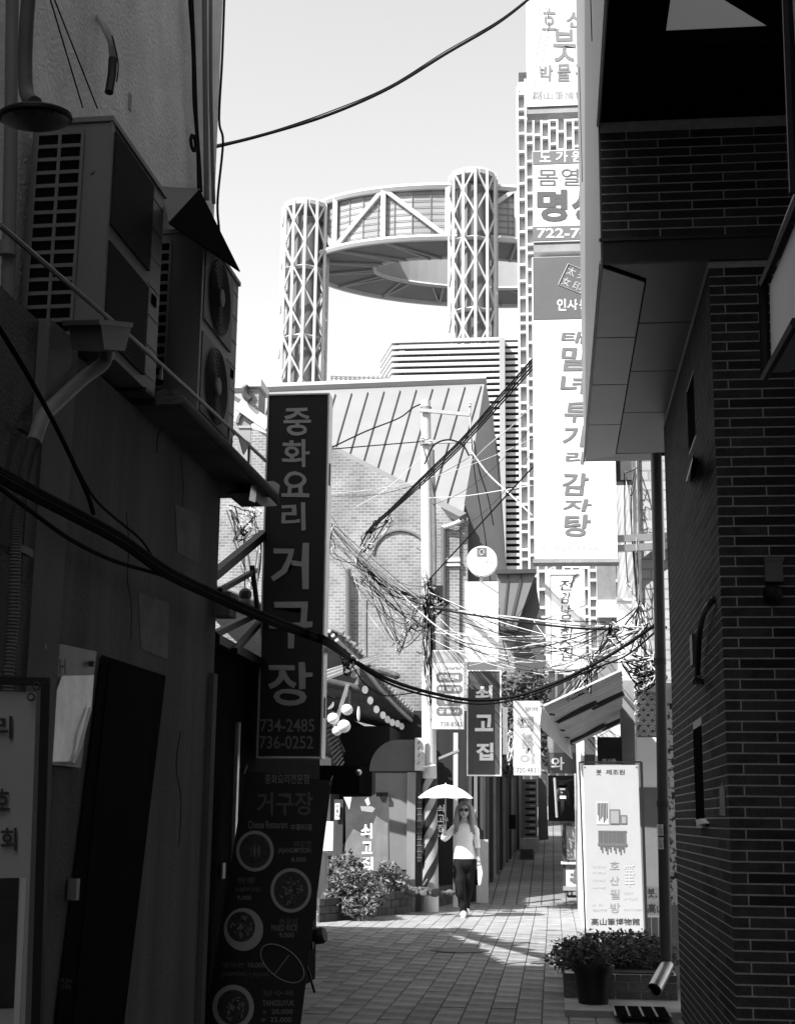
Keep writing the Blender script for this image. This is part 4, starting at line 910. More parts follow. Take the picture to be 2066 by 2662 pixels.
part(hk, 'verge_board', MB().prism([at(845,1742,21.4), at(985,1700,21.7), at(985,1716,21.7), at(845,1768,21.4)], (0,.05,0)), white)
for k in range(3): part(hk, 'verge_rib', MB().bar(at(846,1745+k*9,21.4), at(984,1700+k*6,21.7), .012, .02), alum)
part(hk, 'corner_block', MB().box(at(911,1740,21.6).x, at(928,1740,21.6).x, 21.6, 21.9, at(920,1758,21.6).z, at(920,1726,21.6).z), concrete)
for a, b in (((870,1890,21.9),(905,1778,21.9)),((905,1840,22),(908,1775,22)),((918,1792,22),(938,1760,22))): part(hk, 'brace', MB().bar(at(*a), at(*b), .05, .06), woodm)
part(hk, 'ridge_ornament', MB().lathe(at(902,1700,22.4), [(.065,0),(.1,.04),(.09,.09),(.04,.14),(.005,.15)], n=14), black, True)
gb = MB(); 
for i in range(12): gb.bar(at(838+i*3.4,1880+i*11.5,21.2), at(866+i*2.6,1872+i*9.8,21.3), .012, .02)
part(hk, 'ribbed_shade', gb, dark); part(hk, 'shade_back', MB().prism([at(836,1830,21.25), at(897,1952,21.35), at(880,1982,21.35), at(836,1960,21.25)], (0,.02,0)), black)
# white round lanterns
for (x,y,r,nm) in ((854,1830,15,'leftmost white paper lantern, half behind the black sign'),(902,1845,15.5,'grey shaded paper lantern, uppermost on the right of the cluster'),(866,1868,16,'white paper lantern in the middle of the cluster'),(894,1888,18,'largest white paper lantern, front of the cluster'),(876,1900,13,'lowest white paper lantern, half behind the ribbed shade')):
    c = at(x,y,20.9); R = r*20.9/3784
    lt = T('lantern', nm, 'lantern', c, 'paper lanterns under the tiled eaves')
    part(lt, 'globe', MB().ball(c, R, 18, 12, (1,1,.95)), mat('paper_white', .75, .8, .05, 5), True); part(lt, 'cap', MB().lathe(c+V((0,0,R*.9)), [(R*.3,0),(R*.3,.02)], n=10), dark)
    part(lt, 'cord', MB().tube([c+V((0,0,R)), c+V((.02,0,.35))], .004, 4), rubber)
el = T('hanging_plate', 'thin white oval plate hanging edge-on under the tiled eaves', 'ornament', at(932,1856,21.5)); part(el, 'plate', MB().ball(at(932,1856,21.5), .115, 14, 8, (.2,.6,1)), white, True); part(el, 'cord', MB().tube([at(932,1838,21.5), at(931,1790,21.5)], .004, 4), rubber)
bt = T('long_tube', 'worn dark tube slung below the black cable bundle', 'tube', at(1000,1745,18)); part(bt, 'tube', MB().tube(through([at(962,1737,18), at(985,1742,18), at(1010,1750,18), at(1039,1760,18)],4), [.03]*4+[.045]*8+[.02], 8), mat('tube_worn', .1, .8, .6, 20), True)
# black awning and lamp
ba = T('black_awning', 'black flat awning with a small bright end cap under the eaves', 'awning', at(860,2060,16)); part(ba, 'awning_box', MB().box(-3.0, at(934,2010,15.8).x, 15.8, 16.4, at(880,2062,15.8).z, at(880,1990,15.8).z), blackm); part(ba, 'end_cap', MB().ball(at(932,2008,15.75), .035, 12, 8), steel, True)
# rounded shop box with its dark doorway
Yb = 23.5
rb = T('arched_kiosk', 'grey kiosk with a rounded top and metal post by the utility pole', 'kiosk', at(1030,2270,Yb))
arc = [(960,2005)]+[(960+ (1080-960)*.62*(1-math.cos(a))*1.0, 2005-82*math.sin(a)) for a in [math.pi/2*i/10 for i in range(11)]]+[(1090,1923),(1090,2005)]
part(rb, 'arched_top', MB().prism([at(x,y,Yb) for x,y in arc], (0,.5,0)), mat('kiosk_top', .09, .6, .1, 2))
part(rb, 'body', MB().box(at(965,2150,Yb).x, at(1092,2150,Yb).x, Yb+.02, Yb+.6, 0, at(1030,2006,Yb).z), mat('kiosk_dark', .05, .8))
part(rb, 'pale_panel', MB().box(at(974,2150,Yb).x, at(1057,2150,Yb).x, Yb+.002, Yb+.019, at(1010,2260,Yb).z, at(1030,2010,Yb).z), mat('kiosk_panel', .16, .7, .15, 2))
part(rb, 'post', MB().box(at(1058,2150,Yb).x, at(1080,2150,Yb).x, Yb-.06, Yb+.018, 0, at(1068,2008,Yb).z), mat('kiosk_post', .2, .4, .2, 5, streak=True, spec=.5))
sl_ = part(rb, 'slotted_plate', MB().box(at(1078,1960,Yb-.1).x, at(1104,1960,Yb-.1).x, Yb-.1, Yb-.07, at(1090,2003,Yb-.1).z, at(1090,1918,Yb-.1).z), mat('plate_pale', .45, .6, .2, 8))
for y in (1930,1945,1964,1983): part(sl_, 'slot', MB().bar(at(1086,y+4,Yb-.103), at(1091,y-4,Yb-.103), .02, .004), blackm)
part(rb, 'wire_rack', MB().box(at(1085,2130,Yb-.05).x, at(1095,2130,Yb-.05).x, Yb-.05, Yb-.03, at(1088,2240,Yb).z, at(1088,2060,Yb).z), dark)
for i in range(11): part(rb, 'rack_rung', MB().bar(at(1083,2070+i*16,Yb-.06), at(1097,2070+i*16,Yb-.06), .006, .008), midm)
for x in (977,993): part(rb, 'meter', MB().box(at(x,2060,Yb-.1).x, at(x+13,2060,Yb-.1).x, Yb-.1, Yb-.005, at(x,2072,Yb).z, at(x,2060,Yb).z), blackm)
# banner with rearing figure shapes, plain abstract shapes and lettering
Yp = 22.6
hb = T('leaning_banner', 'grey banner with dark painted shapes and vertical white characters behind the bush', 'banner', at(955,2290,Yp))
part(hb, 'sheet', MB().prism([at(x,y,Yp) for x,y in ((897,2072),(1010,2070),(1013,2275),(900,2280))], (0,.02,0)), mat('banner_mid', .05, .7, .5, 2.2))
for pts, m_ in (([(893,2072),(914,2072),(908,2105)],offwhite),([(898,2190),(918,2155),(938,2165),(955,2180),(978,2120),(990,2130),(1008,2140),(1010,2262),(915,2268),(894,2225)],mat('banner_pale', .16, .8, .3, 4)),([(948,2080),(957,2072),(962,2090),(955,2095)],offwhite),([(936,2096),(966,2096),(975,2102),(968,2112),(940,2108)],inkgrey)):
    part(hb, 'painted_shape', MB().prism([at(x,y,Yp-.004) for x,y in pts], (0,.002,0)), m_)
letters(hb, [('쇠',938,2140,968,2180),('고',940,2188,968,2220),('집',936,2228,970,2262)], white, V((0,Yp,0)), NY, .03, .007, 'lettering', .04)
sm = T('paper_notice', 'small white vertical notice on a dark post left of the grey banner', 'notice', at(877,2130,Yp)); part(sm, 'paper', MB().box(at(871,2100,Yp).x, at(883,2100,Yp).x, Yp, Yp+.01, at(877,2130,Yp).z, at(877,2088,Yp).z), white); letters(sm, [('전',873,2092,881,2101),('통',873,2104,881,2113),('찻집',872,2116,882,2124)], ink, V((0,Yp,0)), NY, .01, .004)
part(sm, 'post', MB().box(at(866,2200,Yp+.05).x, at(890,2200,Yp+.05).x, Yp+.05, Yp+.12, 0, at(877,2078,Yp).z), wood)
tb = T('side_table', 'dark side table with a white can and cups left of the grey banner', 'table', at(860,2260,Yp+.3)); part(tb, 'table_top', MB().box(-3.6, at(892,2215,Yp+.3).x, Yp+.2, Yp+.6, at(870,2224,Yp+.3).z, at(870,2216,Yp+.3).z), wood)
for x in (846,888): part(tb, 'leg', MB().bar(at(x,2224,Yp+.4), at(x,2300,Yp+.4), .03, .03), wood)
cn_ = T('white_can', 'white paper can standing on the dark side table', 'can', at(883,2214,Yp+.3)); part(cn_, 'can_body', MB().lathe(at(883,2215,Yp+.3), [(.05,0),(.055,.12),(.05,.13)], n=14), white, True); part(cn_, 'can_sticks', MB().tube([at(884,2196,Yp+.3), at(890,2182,Yp+.3)], .01, 5), offwhite)
pnl = T('light_panel', 'pale blank board standing left of the grey banner', 'board', at(850,2210,Yp+.7)); part(pnl, 'board', MB().box(-3.7, at(866,2170,Yp+.7).x, Yp+.7, Yp+.72, at(850,2212,Yp+.7).z, at(850,2135,Yp+.7).z), pale_conc)
# striped board and black name sign
nsn,*_ = sign('name_sign', 'narrow black sign with white vertical characters behind the umbrella', 1131, 2075, 1160, 2185, 24.2, .06, black, None)
letters(nsn, [('쇠',1136,2092,1155,2112),('고',1137,2118,1155,2137),('집',1136,2143,1156,2163),('10-10',1132,2168,1156,2176)], white, V((0,24.2,0)), NY, .02, .006)
# sign cluster by the pole
Yo = 22.9
q1,*_ = sign('white_tall_sign', 'blank-looking white sign with faint lettering below the round sign', 1209, 1512, 1294, 1720, Yo, .15, mat('sign_white2', .75, .5, .03, 2), None)
letters(q1, [('수',1225,1560,1240,1582),('다',1246,1582,1264,1602)], inkpale, V((0,Yo,0)), NY, 0, .006, 'lettering', .08)
rc = T('round_sign', 'round white sign with a dark square emblem above the blank white sign', 'sign', at(1252,1500,Yo)); cR = at(1252.5,1458,Yo); RR = 41*Yo/3784
part(rc, 'disc', MB().lathe(cR, [(RR,-.14),(RR,0),(RR*.97,.008)], NY, 40), whitesign); rect(rc, 'emblem', 1239,1424,1265,1447,Yo,inkmid,.012)
part(rc, 'emblem_ring', MB().tube([at(1252,1436,Yo-.02)+V((.035*math.cos(a),0,.045*math.sin(a))) for a in [i*.5 for i in range(14)]], .006, 4, False), offwhite)
letters(rc, [('거시리의 꽃그비',1217,1452,1290,1467),('Amaria',1234,1479,1272,1489)], inkgrey, V((0,Yo,0)), NY, 0, .012); letters(rc, [('인사동 전통차와 꽃집',1222,1469,1284,1476)], inkpale, V((0,Yo,0)), NY, 0, .012, 'small_lettering')
part(rc, 'stem', MB().bar(at(1250,1500,Yo+.08), at(1250,1512,Yo+.08), .05, .05), alum)
q2,*_ = sign('interior_sign', 'pale sign with four dark octagonal bands next to the utility pole', 1123, 1690, 1205, 1895, 23.2, .12, mat('sign_pale2', .62, .6, .08, 3), None)
k5 = lambda x,y: (1050+x/3.36, 1400+y/3.36); Pq = V((0,23.2,0))
rect(q2, 'landscape_print', 1124,1693,1204,1722,23.2,mat('print_landscape', .3, .8, .6, 7))
for i, (y0,y1,s) in enumerate(((1170,1255,'증축,신축'),(1278,1352,'리 빌 린'),(1382,1462,'방수'),(1472,1548,'공 동 사'))):
    pts = [(282,y0+18),(300,y0),(488,y0),(508,y0+18),(508,y1-18),(488,y1),(300,y1),(282,y1-18)]
    part(q2, 'dark_band', MB().prism([at(*k5(x,y),23.195) for x,y in pts], (0,.003,0)), inkmid)
    letters(q2, [(s,*k5(305 if i != 2 else 350,y0+20),*k5(480 if i != 2 else 450,y1-20))], white, Pq, NY, .012, .01)
letters(q2, [('interior',*k5(365,1115),*k5(500,1145))], inkmid, Pq, NY, .01, .006, 'word'); letters(q2, [('738-8565',*k5(318,1600),*k5(508,1640))], inkmid, Pq, NY, .0, .006, 'phone_number')
q3,*_ = sign('grey_name_sign', 'dark grey sign with three large white characters over the lane mouth', 1213, 1742, 1302, 2017, 23.7, .18, mat('sign_grey_dark', .06, .6, .3, 3), white, .018)
letters(q3, [('쇠',1235,1782,1279,1822),('고',1234,1858,1281,1901),('집',1237,1931,1282,1977)], white, V((0,23.7,0)), NY, .04, .008)
q4,*_ = sign('thin_white_sign', 'thin white strip sign seen beside the dark grey sign', 1306, 1838, 1317, 1960, 24.6, .3, white, None)
# timber shop fronts along the lane
tf = T('timber_shop', 'dark timber shop front with posts along the left of the lane', 'building', (-1.8,27,0))
part(tf, 'wall', MB().prism([(-3.2,26.2,0),(-1.42,26.2,0),(-.75,37,0),(-3.2,37,0)], (0,0,3.4)), mat('timber_dark', .02, .8, .4, 5, streak=True))
part(tf, 'low_panel', MB().box(at(1238,2230,26.1).x, at(1268,2230,26.1).x, 26.1, 26.19, 0, at(1250,2182,26.1).z), pale_conc)
part(tf, 'pale_strip', MB().box(at(1228,2130,26.1).x, at(1235,2130,26.1).x, 26.1, 26.19, at(1230,2142,26.1).z, at(1230,2105,26.1).z), white)
for i, x in enumerate((1222,1236,1252)): part(tf, 'front_post', MB().box(at(x,2100,26.15).x-.03, at(x,2100,26.15).x+.03, 26.12, 26.195, .4, 3.3), woodm if i == 1 else wood)
for i in range(15):
    Y = 26.3+i*.68; x = -1.42+(Y-26.2)*.062; part(tf, 'plank_post', MB().box(x-.04, x+.05, Y-.06, Y+.06, gz(Y)-.1, 3.3), (woodm, wood, concrete)[i%3])
part(tf, 'junction', MB().box(at(1322,2150,29).x, at(1340,2150,29).x, 29, 29.2, at(1330,2155,29).z, at(1330,2118,29).z), blackm)
wk = T('white_post', 'thin pale sign post standing behind the woman by the dark grey sign', 'post', at(1186,2200,24.9)); part(wk, 'shaft', MB().box(at(1178,2050,24.9).x, at(1189,2050,24.9).x, 24.9, 25, 0, at(1184,1905,24.9).z), offwhite); part(wk, 'arm', MB().bar(at(1140,1972,24.9), at(1192,1950,24.9), .03, .04), alum)
mbd = T('menu_column', 'tall grey menu board with rows of print standing along the lane', 'sign', at(1378,2180,35)); Ym = 35.0
part(mbd, 'board', MB().box(at(1359,2100,Ym).x, at(1396,2100,Ym).x, Ym, Ym+.12, at(1378,2178,Ym).z, at(1378,2026,Ym).z), mat('menu_grey', .11, .6, .15, 3))
part(mbd, 'edge_strip', MB().box(at(1394.5,2100,Ym).x, at(1396.5,2100,Ym).x, Ym-.01, Ym-.002, at(1378,2176,Ym).z, at(1378,2028,Ym).z), alum)  # thin metal strip along the right edge of the board
for i in range(17): 
    y = 2033+i*8.4; part(mbd, 'print_row', MB().box(at(1365 if i%2==0 else 1376,y,Ym).x, at(1391,y,Ym).x, Ym-.006, Ym-.003, at(1378,y+4.5,Ym).z, at(1378,y,Ym).z), blackm if i%2==0 else inkgrey)
part(mbd, 'step', MB().box(at(1352,2190,Ym-.4).x, at(1400,2190,Ym-.4).x, Ym-.4, Ym+.3, gz(Ym)-.3, at(1378,2180,Ym-.4).z), concrete)
gdoor = T('lane_board', 'grey slanting board leaning beside the tall menu board', 'board', at(1415,2185,36)); part(gdoor, 'panel', MB().prism([at(x,y,36) for x,y in ((1398,2020),(1418,2030),(1425,2182),(1398,2186))], (0,.1,0)), mat('lane_door', .09, .8, .2, 3))
lp_ = T('lane_post', 'thin pale pole in front of the parked scooter', 'post', at(1446,2126,40)); part(lp_, 'shaft', MB().tube([at(1447,2125,40), at(1441,2022,40)], .035, 8), concrete, True)
dkb = T('dark_shop', 'black shop front behind the scooter at the top of the lane', 'building', at(1440,2120,43)); part(dkb, 'wall', MB().box(at(1424,2060,43).x, at(1492,2060,43).x, 43, 47, gz(43), at(1455,2016,43).z), mat('lane_black', .018, .8, .4, 3))
part(dkb, 'bright_sign', MB().box(at(1460,2030,42.9).x, at(1467,2030,42.9).x, 42.9, 42.98, at(1464,2037,42.9).z, at(1464,2030,42.9).z), white)
# scooter
Ysc = 41.0
sct = T('scooter', 'dark parked scooter with a pale number plate at the top of the lane', 'scooter', at(1462,2124,Ysc)); zb = at(1462,2124,Ysc).z
cxs = at(1462,2100,Ysc).x
part(sct, 'body', MB().ball((cxs,Ysc+.2,zb+.62), .3, 16, 10, (.62,1.3,.75)), mat('scooter_black', .012, .3, .2, 5, spec=.5), True)
part(sct, 'seat', MB().ball((cxs,Ysc+.15,zb+.88), .2, 14, 8, (.7,1.6,.4)), blackm, True)
part(sct, 'wheel', MB().lathe((cxs-.06,Ysc-.15,zb+.24), [(.14,0),(.24,.01),(.25,.05),(.24,.1),(.14,.12)], (1,0,0), 20), rubber, True); part(sct, 'wheel', MB().lathe((cxs-.06,Ysc+1.0,zb+.24), [(.14,0),(.24,.01),(.25,.05),(.24,.1),(.14,.12)], (1,0,0), 20), rubber, True)
part(sct, 'number_plate', MB().box(cxs-.08, cxs+.09, Ysc-.22, Ysc-.205, zb+.5, zb+.58), white); part(sct, 'tail_light', MB().box(cxs-.07, cxs+.07, Ysc-.2, Ysc-.17, zb+.74, zb+.79), inkgrey)
part(sct, 'handlebar', MB().tube([(cxs-.3,Ysc+.9,zb+1.05),(cxs,Ysc+1.0,zb+1.0),(cxs+.3,Ysc+.9,zb+1.05)], .02, 6), dark, True); part(sct, 'front_shield', MB().prism([(cxs-.2,Ysc+.95,zb+.35),(cxs+.2,Ysc+.95,zb+.35),(cxs+.14,Ysc+.95,zb+1.0),(cxs-.14,Ysc+.95,zb+1.0)], (0,.06,0)), MATS['scooter_black'])
rsd = T('lane_wall', 'grey shaded wall on the right of the climbing lane', 'wall', (1.9,34,0)); part(rsd, 'wall', MB().prism([(at(1500,2100,29).x,29,0),(1.15,48,0),(4,48,0),(4,29,0)], (0,0,3.2)), mat('lane_wall', .09, .85, .2, 1.5))
st2 = T('stone_step', 'dark stone step below the tall menu board', 'step', at(1375,2225,33)); part(st2, 'step', MB().box(at(1352,2215,33).x, at(1385,2215,33).x, 33, 34, gz(33)-.1, gz(33)+.22), mat('step_dark', .06, .9, .3, 6))
# planter wall, bush, log
pwm = mat('planter_stone', .07, .9, .35, 5, .4, 50, rnd=.3)
pw = T('stone_planter', 'raised dark stone planter bed along the foot of the tiled house', 'planter', (-2.6,23,0))
A_ = [gnd(828,2398), gnd(900,2391), gnd(1000,2380), gnd(1100,2366), gnd(1200,2342), gnd(1262,2318), gnd(1292,2290)]
ed = through(A_, 6); hP = .33
mb = MB(); n0 = len(ed)
for p in ed: mb.v += [V((p.x,p.y+.02,0)), V((p.x,p.y+.02,hP-.02)), V((p.x-.3,p.y+2.2,hP-.02)), V((p.x-.3,p.y+2.2,0))]
for i in range(n0-1):
    for j in range(4): mb.f.append((i*4+j,i*4+(j+1)%4,i*4+4+(j+1)%4,i*4+4+j))
part(pw, 'soil_bed', mb, soil)
Lp = sum((b-a).length for a,b in zip(ed,ed[1:]))
for k in range(3):
    d_ = .0 if k % 2 else -.15
    while d_ < Lp:
        a, ta_ = along(ed, max(d_,0)); b, _ = along(ed, min(d_+.3,Lp)); 
        if (b-a).length > .05:
            dirv = (b-a).normalized(); nv = V((dirv.y,-dirv.x,0)); o_ = random.uniform(0,.012)
            part(pw, 'stone', MB().prism([a+dirv*.006+nv*o_, b-dirv*.006+nv*o_, b-dirv*.006-nv*.03, a+dirv*.006-nv*.03], (0,0,hP/3-.012)), pwm).location.z += k*hP/3+.006
        d_ += .3
bc = gnd(925,2392); 
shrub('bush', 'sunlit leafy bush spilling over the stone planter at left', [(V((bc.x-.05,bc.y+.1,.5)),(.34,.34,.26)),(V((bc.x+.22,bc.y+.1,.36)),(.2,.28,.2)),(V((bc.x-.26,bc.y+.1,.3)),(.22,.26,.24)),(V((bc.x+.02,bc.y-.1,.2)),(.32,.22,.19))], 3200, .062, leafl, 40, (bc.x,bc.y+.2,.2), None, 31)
bc2 = gnd(1000,2384); shrub('bush', 'low sprig of leaves at the right end of the sunlit bush', [(V((bc2.x,bc2.y+.35,.62)),(.22,.2,.2)),(V((bc2.x+.2,bc2.y+.4,.5)),(.15,.18,.12))], 420, .07, leafl, 12, (bc2.x,bc2.y+.4,.32), None, 37)
bc3 = gnd(872,2395); shrub('bush', 'pale small bush behind the sunlit bush, next to the side table', [(V((bc3.x+.05,bc3.y+.7,.75)),(.28,.25,.22))], 500, .07, leafl, 12, (bc3.x,bc3.y+.7,.32), None, 39)
lg = T('log', 'fallen log lying on the planter bed', 'log', at(1090,2290,23.2)); la, lb = at(1062,2296,22.9), at(1116,2280,23.1); la.z = .36; lb.z = .37
part(lg, 'trunk', MB().tube([la.lerp(lb,k/9)+V((0,.008*math.sin(k*2.1),.008*math.sin(k*1.3))) for k in range(10)], [.055+.012*math.sin(k*2.7)-.002*k for k in range(10)], 9), mat('bark', .1, .9, .4, 9, .5, 30), True); part(lg, 'cut_end', MB().lathe(la, [(.05,0),(.05,.004)], la-lb, 12), woodm)
part(lg, 'branch', MB().tube([lb.lerp(la,.3)+V((0,0,.06)), lb.lerp(la,.3)+V((.06,.05,.16))], [.02,.012], 6), MATS['bark'], True)
for i, (x,y) in enumerate(((1082,2306),(1105,2302),(1130,2298),(1150,2300),(1170,2296),(1066,2310))):
    p = at(x,y,22.9); p.z = .33; rk = MB().ball(p, .05+.018*(i%3), 10, 7, (1.2,1,.75))
    for q in range(len(rk.v)): rk.v[q] = p+(rk.v[q]-p)*(1+.45*noise.noise(rk.v[q]*19+V((i*7,0,0))))
    solo('rock', ('small pale rock under the log','rounded rock right of the log','dark flat rock at the middle of the planter bed','low rock behind the woman\'s elbow','rock nearest the woman on the planter bed','pebble at the left end of the log')[i], 'rock', rk, mat('rock', .09, .95, .5, 20), 'rocks on the planter bed')
# ================================================================ THE WOMAN AND HER UMBRELLA
wf0 = gnd(1207,2384); S = .00114*1.03
def W(x, y, d=0): return V((wf0.x+(x-650)*S, wf0.y+d, max(0,(1992-y)*S)))      # figure grid: crop pixels -> metres
wo = T('person', 'woman in sunglasses, pale top and dark trousers walking under a white umbrella', 'person', wf0)
skin = mat('skin', .32, .55, .08, 6)
def skinmesh(name, parent, V_, E_, R_, m_, sub=2, root=0):
    me = bpy.data.meshes.new(name); me.from_pydata([tuple(v-BASE[parent]) for v in V_], E_, []); me.materials.append(m_)
    o = bpy.data.objects.new(name, me); COL.objects.link(o); o.parent = parent; BASE[o] = BASE[parent]
    md = o.modifiers.new('Skin', 'SKIN'); md.use_smooth_shade = True
    if not me.skin_vertices: 
        bm = bmesh.new(); bm.from_mesh(me); bm.verts.layers.skin.verify(); bm.to_mesh(me); bm.free()
    for i, r in enumerate(R_):
        sv = me.skin_vertices[0].data[i]; sv.radius = r if isinstance(r, tuple) else (r, r); sv.use_root = (i == root)
    o.modifiers.new('Subsurf', 'SUBSURF').levels = sub; o.modifiers['Subsurf'].render_levels = sub
    return o
JV = [W(650,1240), W(650,1080), W(650,930), W(650,830,.0), W(650,760), W(648,700,-.01), W(648,640,-.02), W(648,560,-.01),     # 0 pelvis .. 7 crown
      W(560,845), W(500,880), W(430,960,-.03), W(388,1000,-.08), W(390,880,-.16), W(404,775,-.2),                       # 8-13 right arm raised to the handle
      W(740,845), W(790,890), W(808,1010), W(818,1110,-.02), W(832,1215,-.05), W(838,1262,-.06),                        # 14-19 left arm down
      W(590,1300), W(588,1480,-.03), W(600,1640,-.05), W(628,1800), W(640,1925,.02), W(640,1970,-.08),                  # 20-25 leg
      W(712,1300), W(700,1480,.05), W(682,1650,.12), W(668,1800,.2), W(664,1900,.24), W(668,1945,.16)]                  # 26-31 leg behind
JE = [(0,1),(1,2),(2,3),(3,4),(4,5),(5,6),(6,7),(3,8),(8,9),(9,10),(10,11),(11,12),(12,13),(3,14),(14,15),(15,16),(16,17),(17,18),(18,19),(0,20),(20,21),(21,22),(22,23),(23,24),(24,25),(0,26),(26,27),(27,28),(28,29),(29,30),(30,31)]
JR = [(.15,.1),(.12,.085),(.135,.09),(.1,.07),.048,.06,(.078,.09),.05, .055,.046,.04,.036,.033,.026, .055,.046,.04,.035,.028,.022, .085,.075,.058,.05,.036,.035, .085,.075,.058,.05,.036,.035]
skinmesh('body', wo, JV, JE, JR, skin)
def loft(mb, rings, n=18):
    k = len(mb.v)
    for c, rx, ry in rings:
        for j in range(n): a = 2*math.pi*j/n; mb.v.append(c+V((rx*math.cos(a), ry*math.sin(a), 0)))
    for i in range(len(rings)-1):
        for j in range(n): mb.f.append((k+i*n+j,k+i*n+(j+1)%n,k+(i+1)*n+(j+1)%n,k+(i+1)*n+j))
    return mb
shm = mat('shirt', .62, .85, .06, 20)
tsh = MB(); loft(tsh, [(W(652,1256),.178,.125),(W(652,1200),.172,.122),(W(650,1120),.15,.112),(W(648,1050),.138,.108),(W(648,980),.146,.118),(W(648,910),.158,.125),(W(650,860),.16,.11),(W(650,825),.12,.085),(W(650,800),.07,.06)])
tsh.tube(through([W(560,848), W(500,885), W(430,965,-.03), W(392,1000,-.08), W(386,960,-.11)],5), [.06]*6+[.054]*6+[.05]*6+[.044]*3, 12); tsh.tube(through([W(740,848), W(790,893), W(808,1010), W(820,1120,-.02)],5), [.06]*6+[.052]*5+[.046]*5, 12)
def folds(mb, k, a):
    for i, p in enumerate(mb.v): mb.v[i] = p+V((noise.noise(p*k), noise.noise(p*k+V((9,0,0))), noise.noise(p*k+V((0,9,0)))*.3))*a
folds(tsh, 14, .012); part(wo, 'shirt', tsh, shm, True)
trm = mat('denim', .014, .95, .5, 9, streak=True, spec=.05)
tr_ = MB(); loft(tr_, [(W(652,1235),.165,.115),(W(652,1300),.175,.125),(W(652,1370),.16,.115),(W(652,1400),.1,.08)])
tr_.tube(through([W(592,1290), W(586,1480,-.03), W(598,1640,-.05), W(626,1800), W(638,1930,.01)],5), [.105]*3+[.098]*5+[.08]*5+[.066]*5+[.056]*3, 14); tr_.tube(through([W(715,1290), W(702,1480,.05), W(684,1650,.12), W(668,1800,.2), W(664,1895,.24)],5), [.105]*3+[.098]*5+[.08]*5+[.066]*5+[.056]*3, 14)
folds(tr_, 12, .012); part(wo, 'trousers', tr_, trm, True)
for a, b in ((W(640,1975,.05), W(636,1985,-.16)),(W(664,1925,.3), W(672,1965,.1))):
    part(wo, 'shoe', MB().tube([a+V((0,0,.03)), a.lerp(b,.4)+V((0,0,.035)), b+V((0,0,.02))], [.035,.046,.036], 10), white, True)
hm = mat('hair', .16, .6, .4, 30, streak=True); hr = MB(); hc = W(648,640,-.0)
hr.ball(hc+V((0,.03,.02)), .112, 18, 12, (1,1.02,1.18))
for sgn in (-1,1):
    for i in range(7):
        x0 = 648+sgn*(72+i*4); dpt = -.04+.022*i
        hr.tube(through([W(648+sgn*20,548,-.03+.02*i), W(x0,610,dpt), W(648+sgn*(92+i*4),740,dpt-.01), W(648+sgn*(98+i*7),840,dpt-.03), W(648+sgn*(90+(i*37)%40),915+(i*23)%40,dpt-.05)],4), [.03]*6+[.034]*5+[.03]*4+[.016]*2, 7)
part(wo, 'hair', hr, hm, True)
fc = MB(); fc.ball(W(648,650,-.075), .075, 16, 12, (.92,.6,1.25)); fc.ball(W(648,672,-.128), .016, 8, 6, (.8,1,1.2)); part(wo, 'face', fc, skin, True)
part(wo, 'mouth', MB().ball(W(648,697,-.118), .02, 10, 6, (1.2,.4,.4)), mat('lips', .14, .5), True)
for sgn in (-1,1): part(wo, 'sunglasses_lens', MB().ball(W(648+sgn*36,632,-.118), .032, 12, 8, (1.1,.35,.85)), mat('lens', .008, .15, spec=.7), True)
part(wo, 'sunglasses_bridge', MB().bar(W(615,622,-.132), W(681,622,-.132), .006, .008), black)
for c_, ox in ((W(404,760,-.2), 1),(W(840,1275,-.06), -1)):
    hh = MB(); hh.ball(c_, .034, 12, 8, (.8,.9,1.2))
    for f_ in range(4):
        b0 = c_+V((-.02+.013*f_,-.02,.012-.004*f_)) if ox == 1 else c_+V((-.018+.012*f_,-.01,-.03)); L_ = (.05,.056,.053,.042)[f_]
        e1_ = b0+(V((.01,-.022,-.006)) if ox == 1 else V((0,-.012,-L_*.55))); e2_ = e1_+(V((.022,.012,-.008)) if ox == 1 else V((.004,.012,-L_*.4)))
        hh.tube([b0,e1_,e2_], [.0085,.0085,.007], 6)
    hh.tube([c_+V((.02*ox,-.01,.0)), c_+V((.034*ox,-.02,.014)), c_+V((.03*ox,-.034,.03))], [.011,.01,.008], 6); part(wo, 'hand', hh, skin, True)
# umbrella
um = T('umbrella', 'open white umbrella held over the woman', 'umbrella', W(410,800,-.22))
uc = W(412,478,-.22); UR = .425; UH = .2; mb = MB(); NS = 8; NRg = 7; segs = 40
for i in range(NRg+1):
    q = i/NRg
    for j in range(segs):
        a = 2*math.pi*j/segs; sc_ = 1-.05*q*abs(math.sin(a*NS/2)); zz_ = UH*(1-q**2*.92-.08*q)-.012*q*q*abs(math.sin(a*NS/2))
        mb.v.append(uc+V((UR*q*sc_*math.cos(a), UR*q*sc_*math.sin(a), zz_-.0)))
for i in range(NRg):
    for j in range(segs): mb.f.append((i*segs+j,i*segs+(j+1)%segs,(i+1)*segs+(j+1)%segs,(i+1)*segs+j))
part(um, 'canopy', mb, mat('umbrella_cloth', .72, .8, .03, 4), True)
part(um, 'shaft', MB().tube([uc+V((0,0,UH+.025)), W(408,800,-.215)], .006, 6), alum); part(um, 'tip', MB().lathe(uc+V((0,0,UH-.005)), [(.012,0),(.006,.03)], n=8), white)
for i in range(NS):
    a = 2*math.pi*i/NS; part(um, 'rib', MB().tube([uc+V((UR*q*math.cos(a),UR*q*math.sin(a),UH*(1-q**2*.92-.08*q)-.008)) for q in (.05,.35,.65,1)], .003, 4), dark)
part(um, 'handle', MB().tube([W(408,730,-.215), W(406,820,-.215)], .012, 8), dark, True)
bg_ = T('carrier_bag', 'white crumpled carrier bag hanging from the woman\'s hand', 'bag', W(850,1600,-.06)); bm_ = MB()
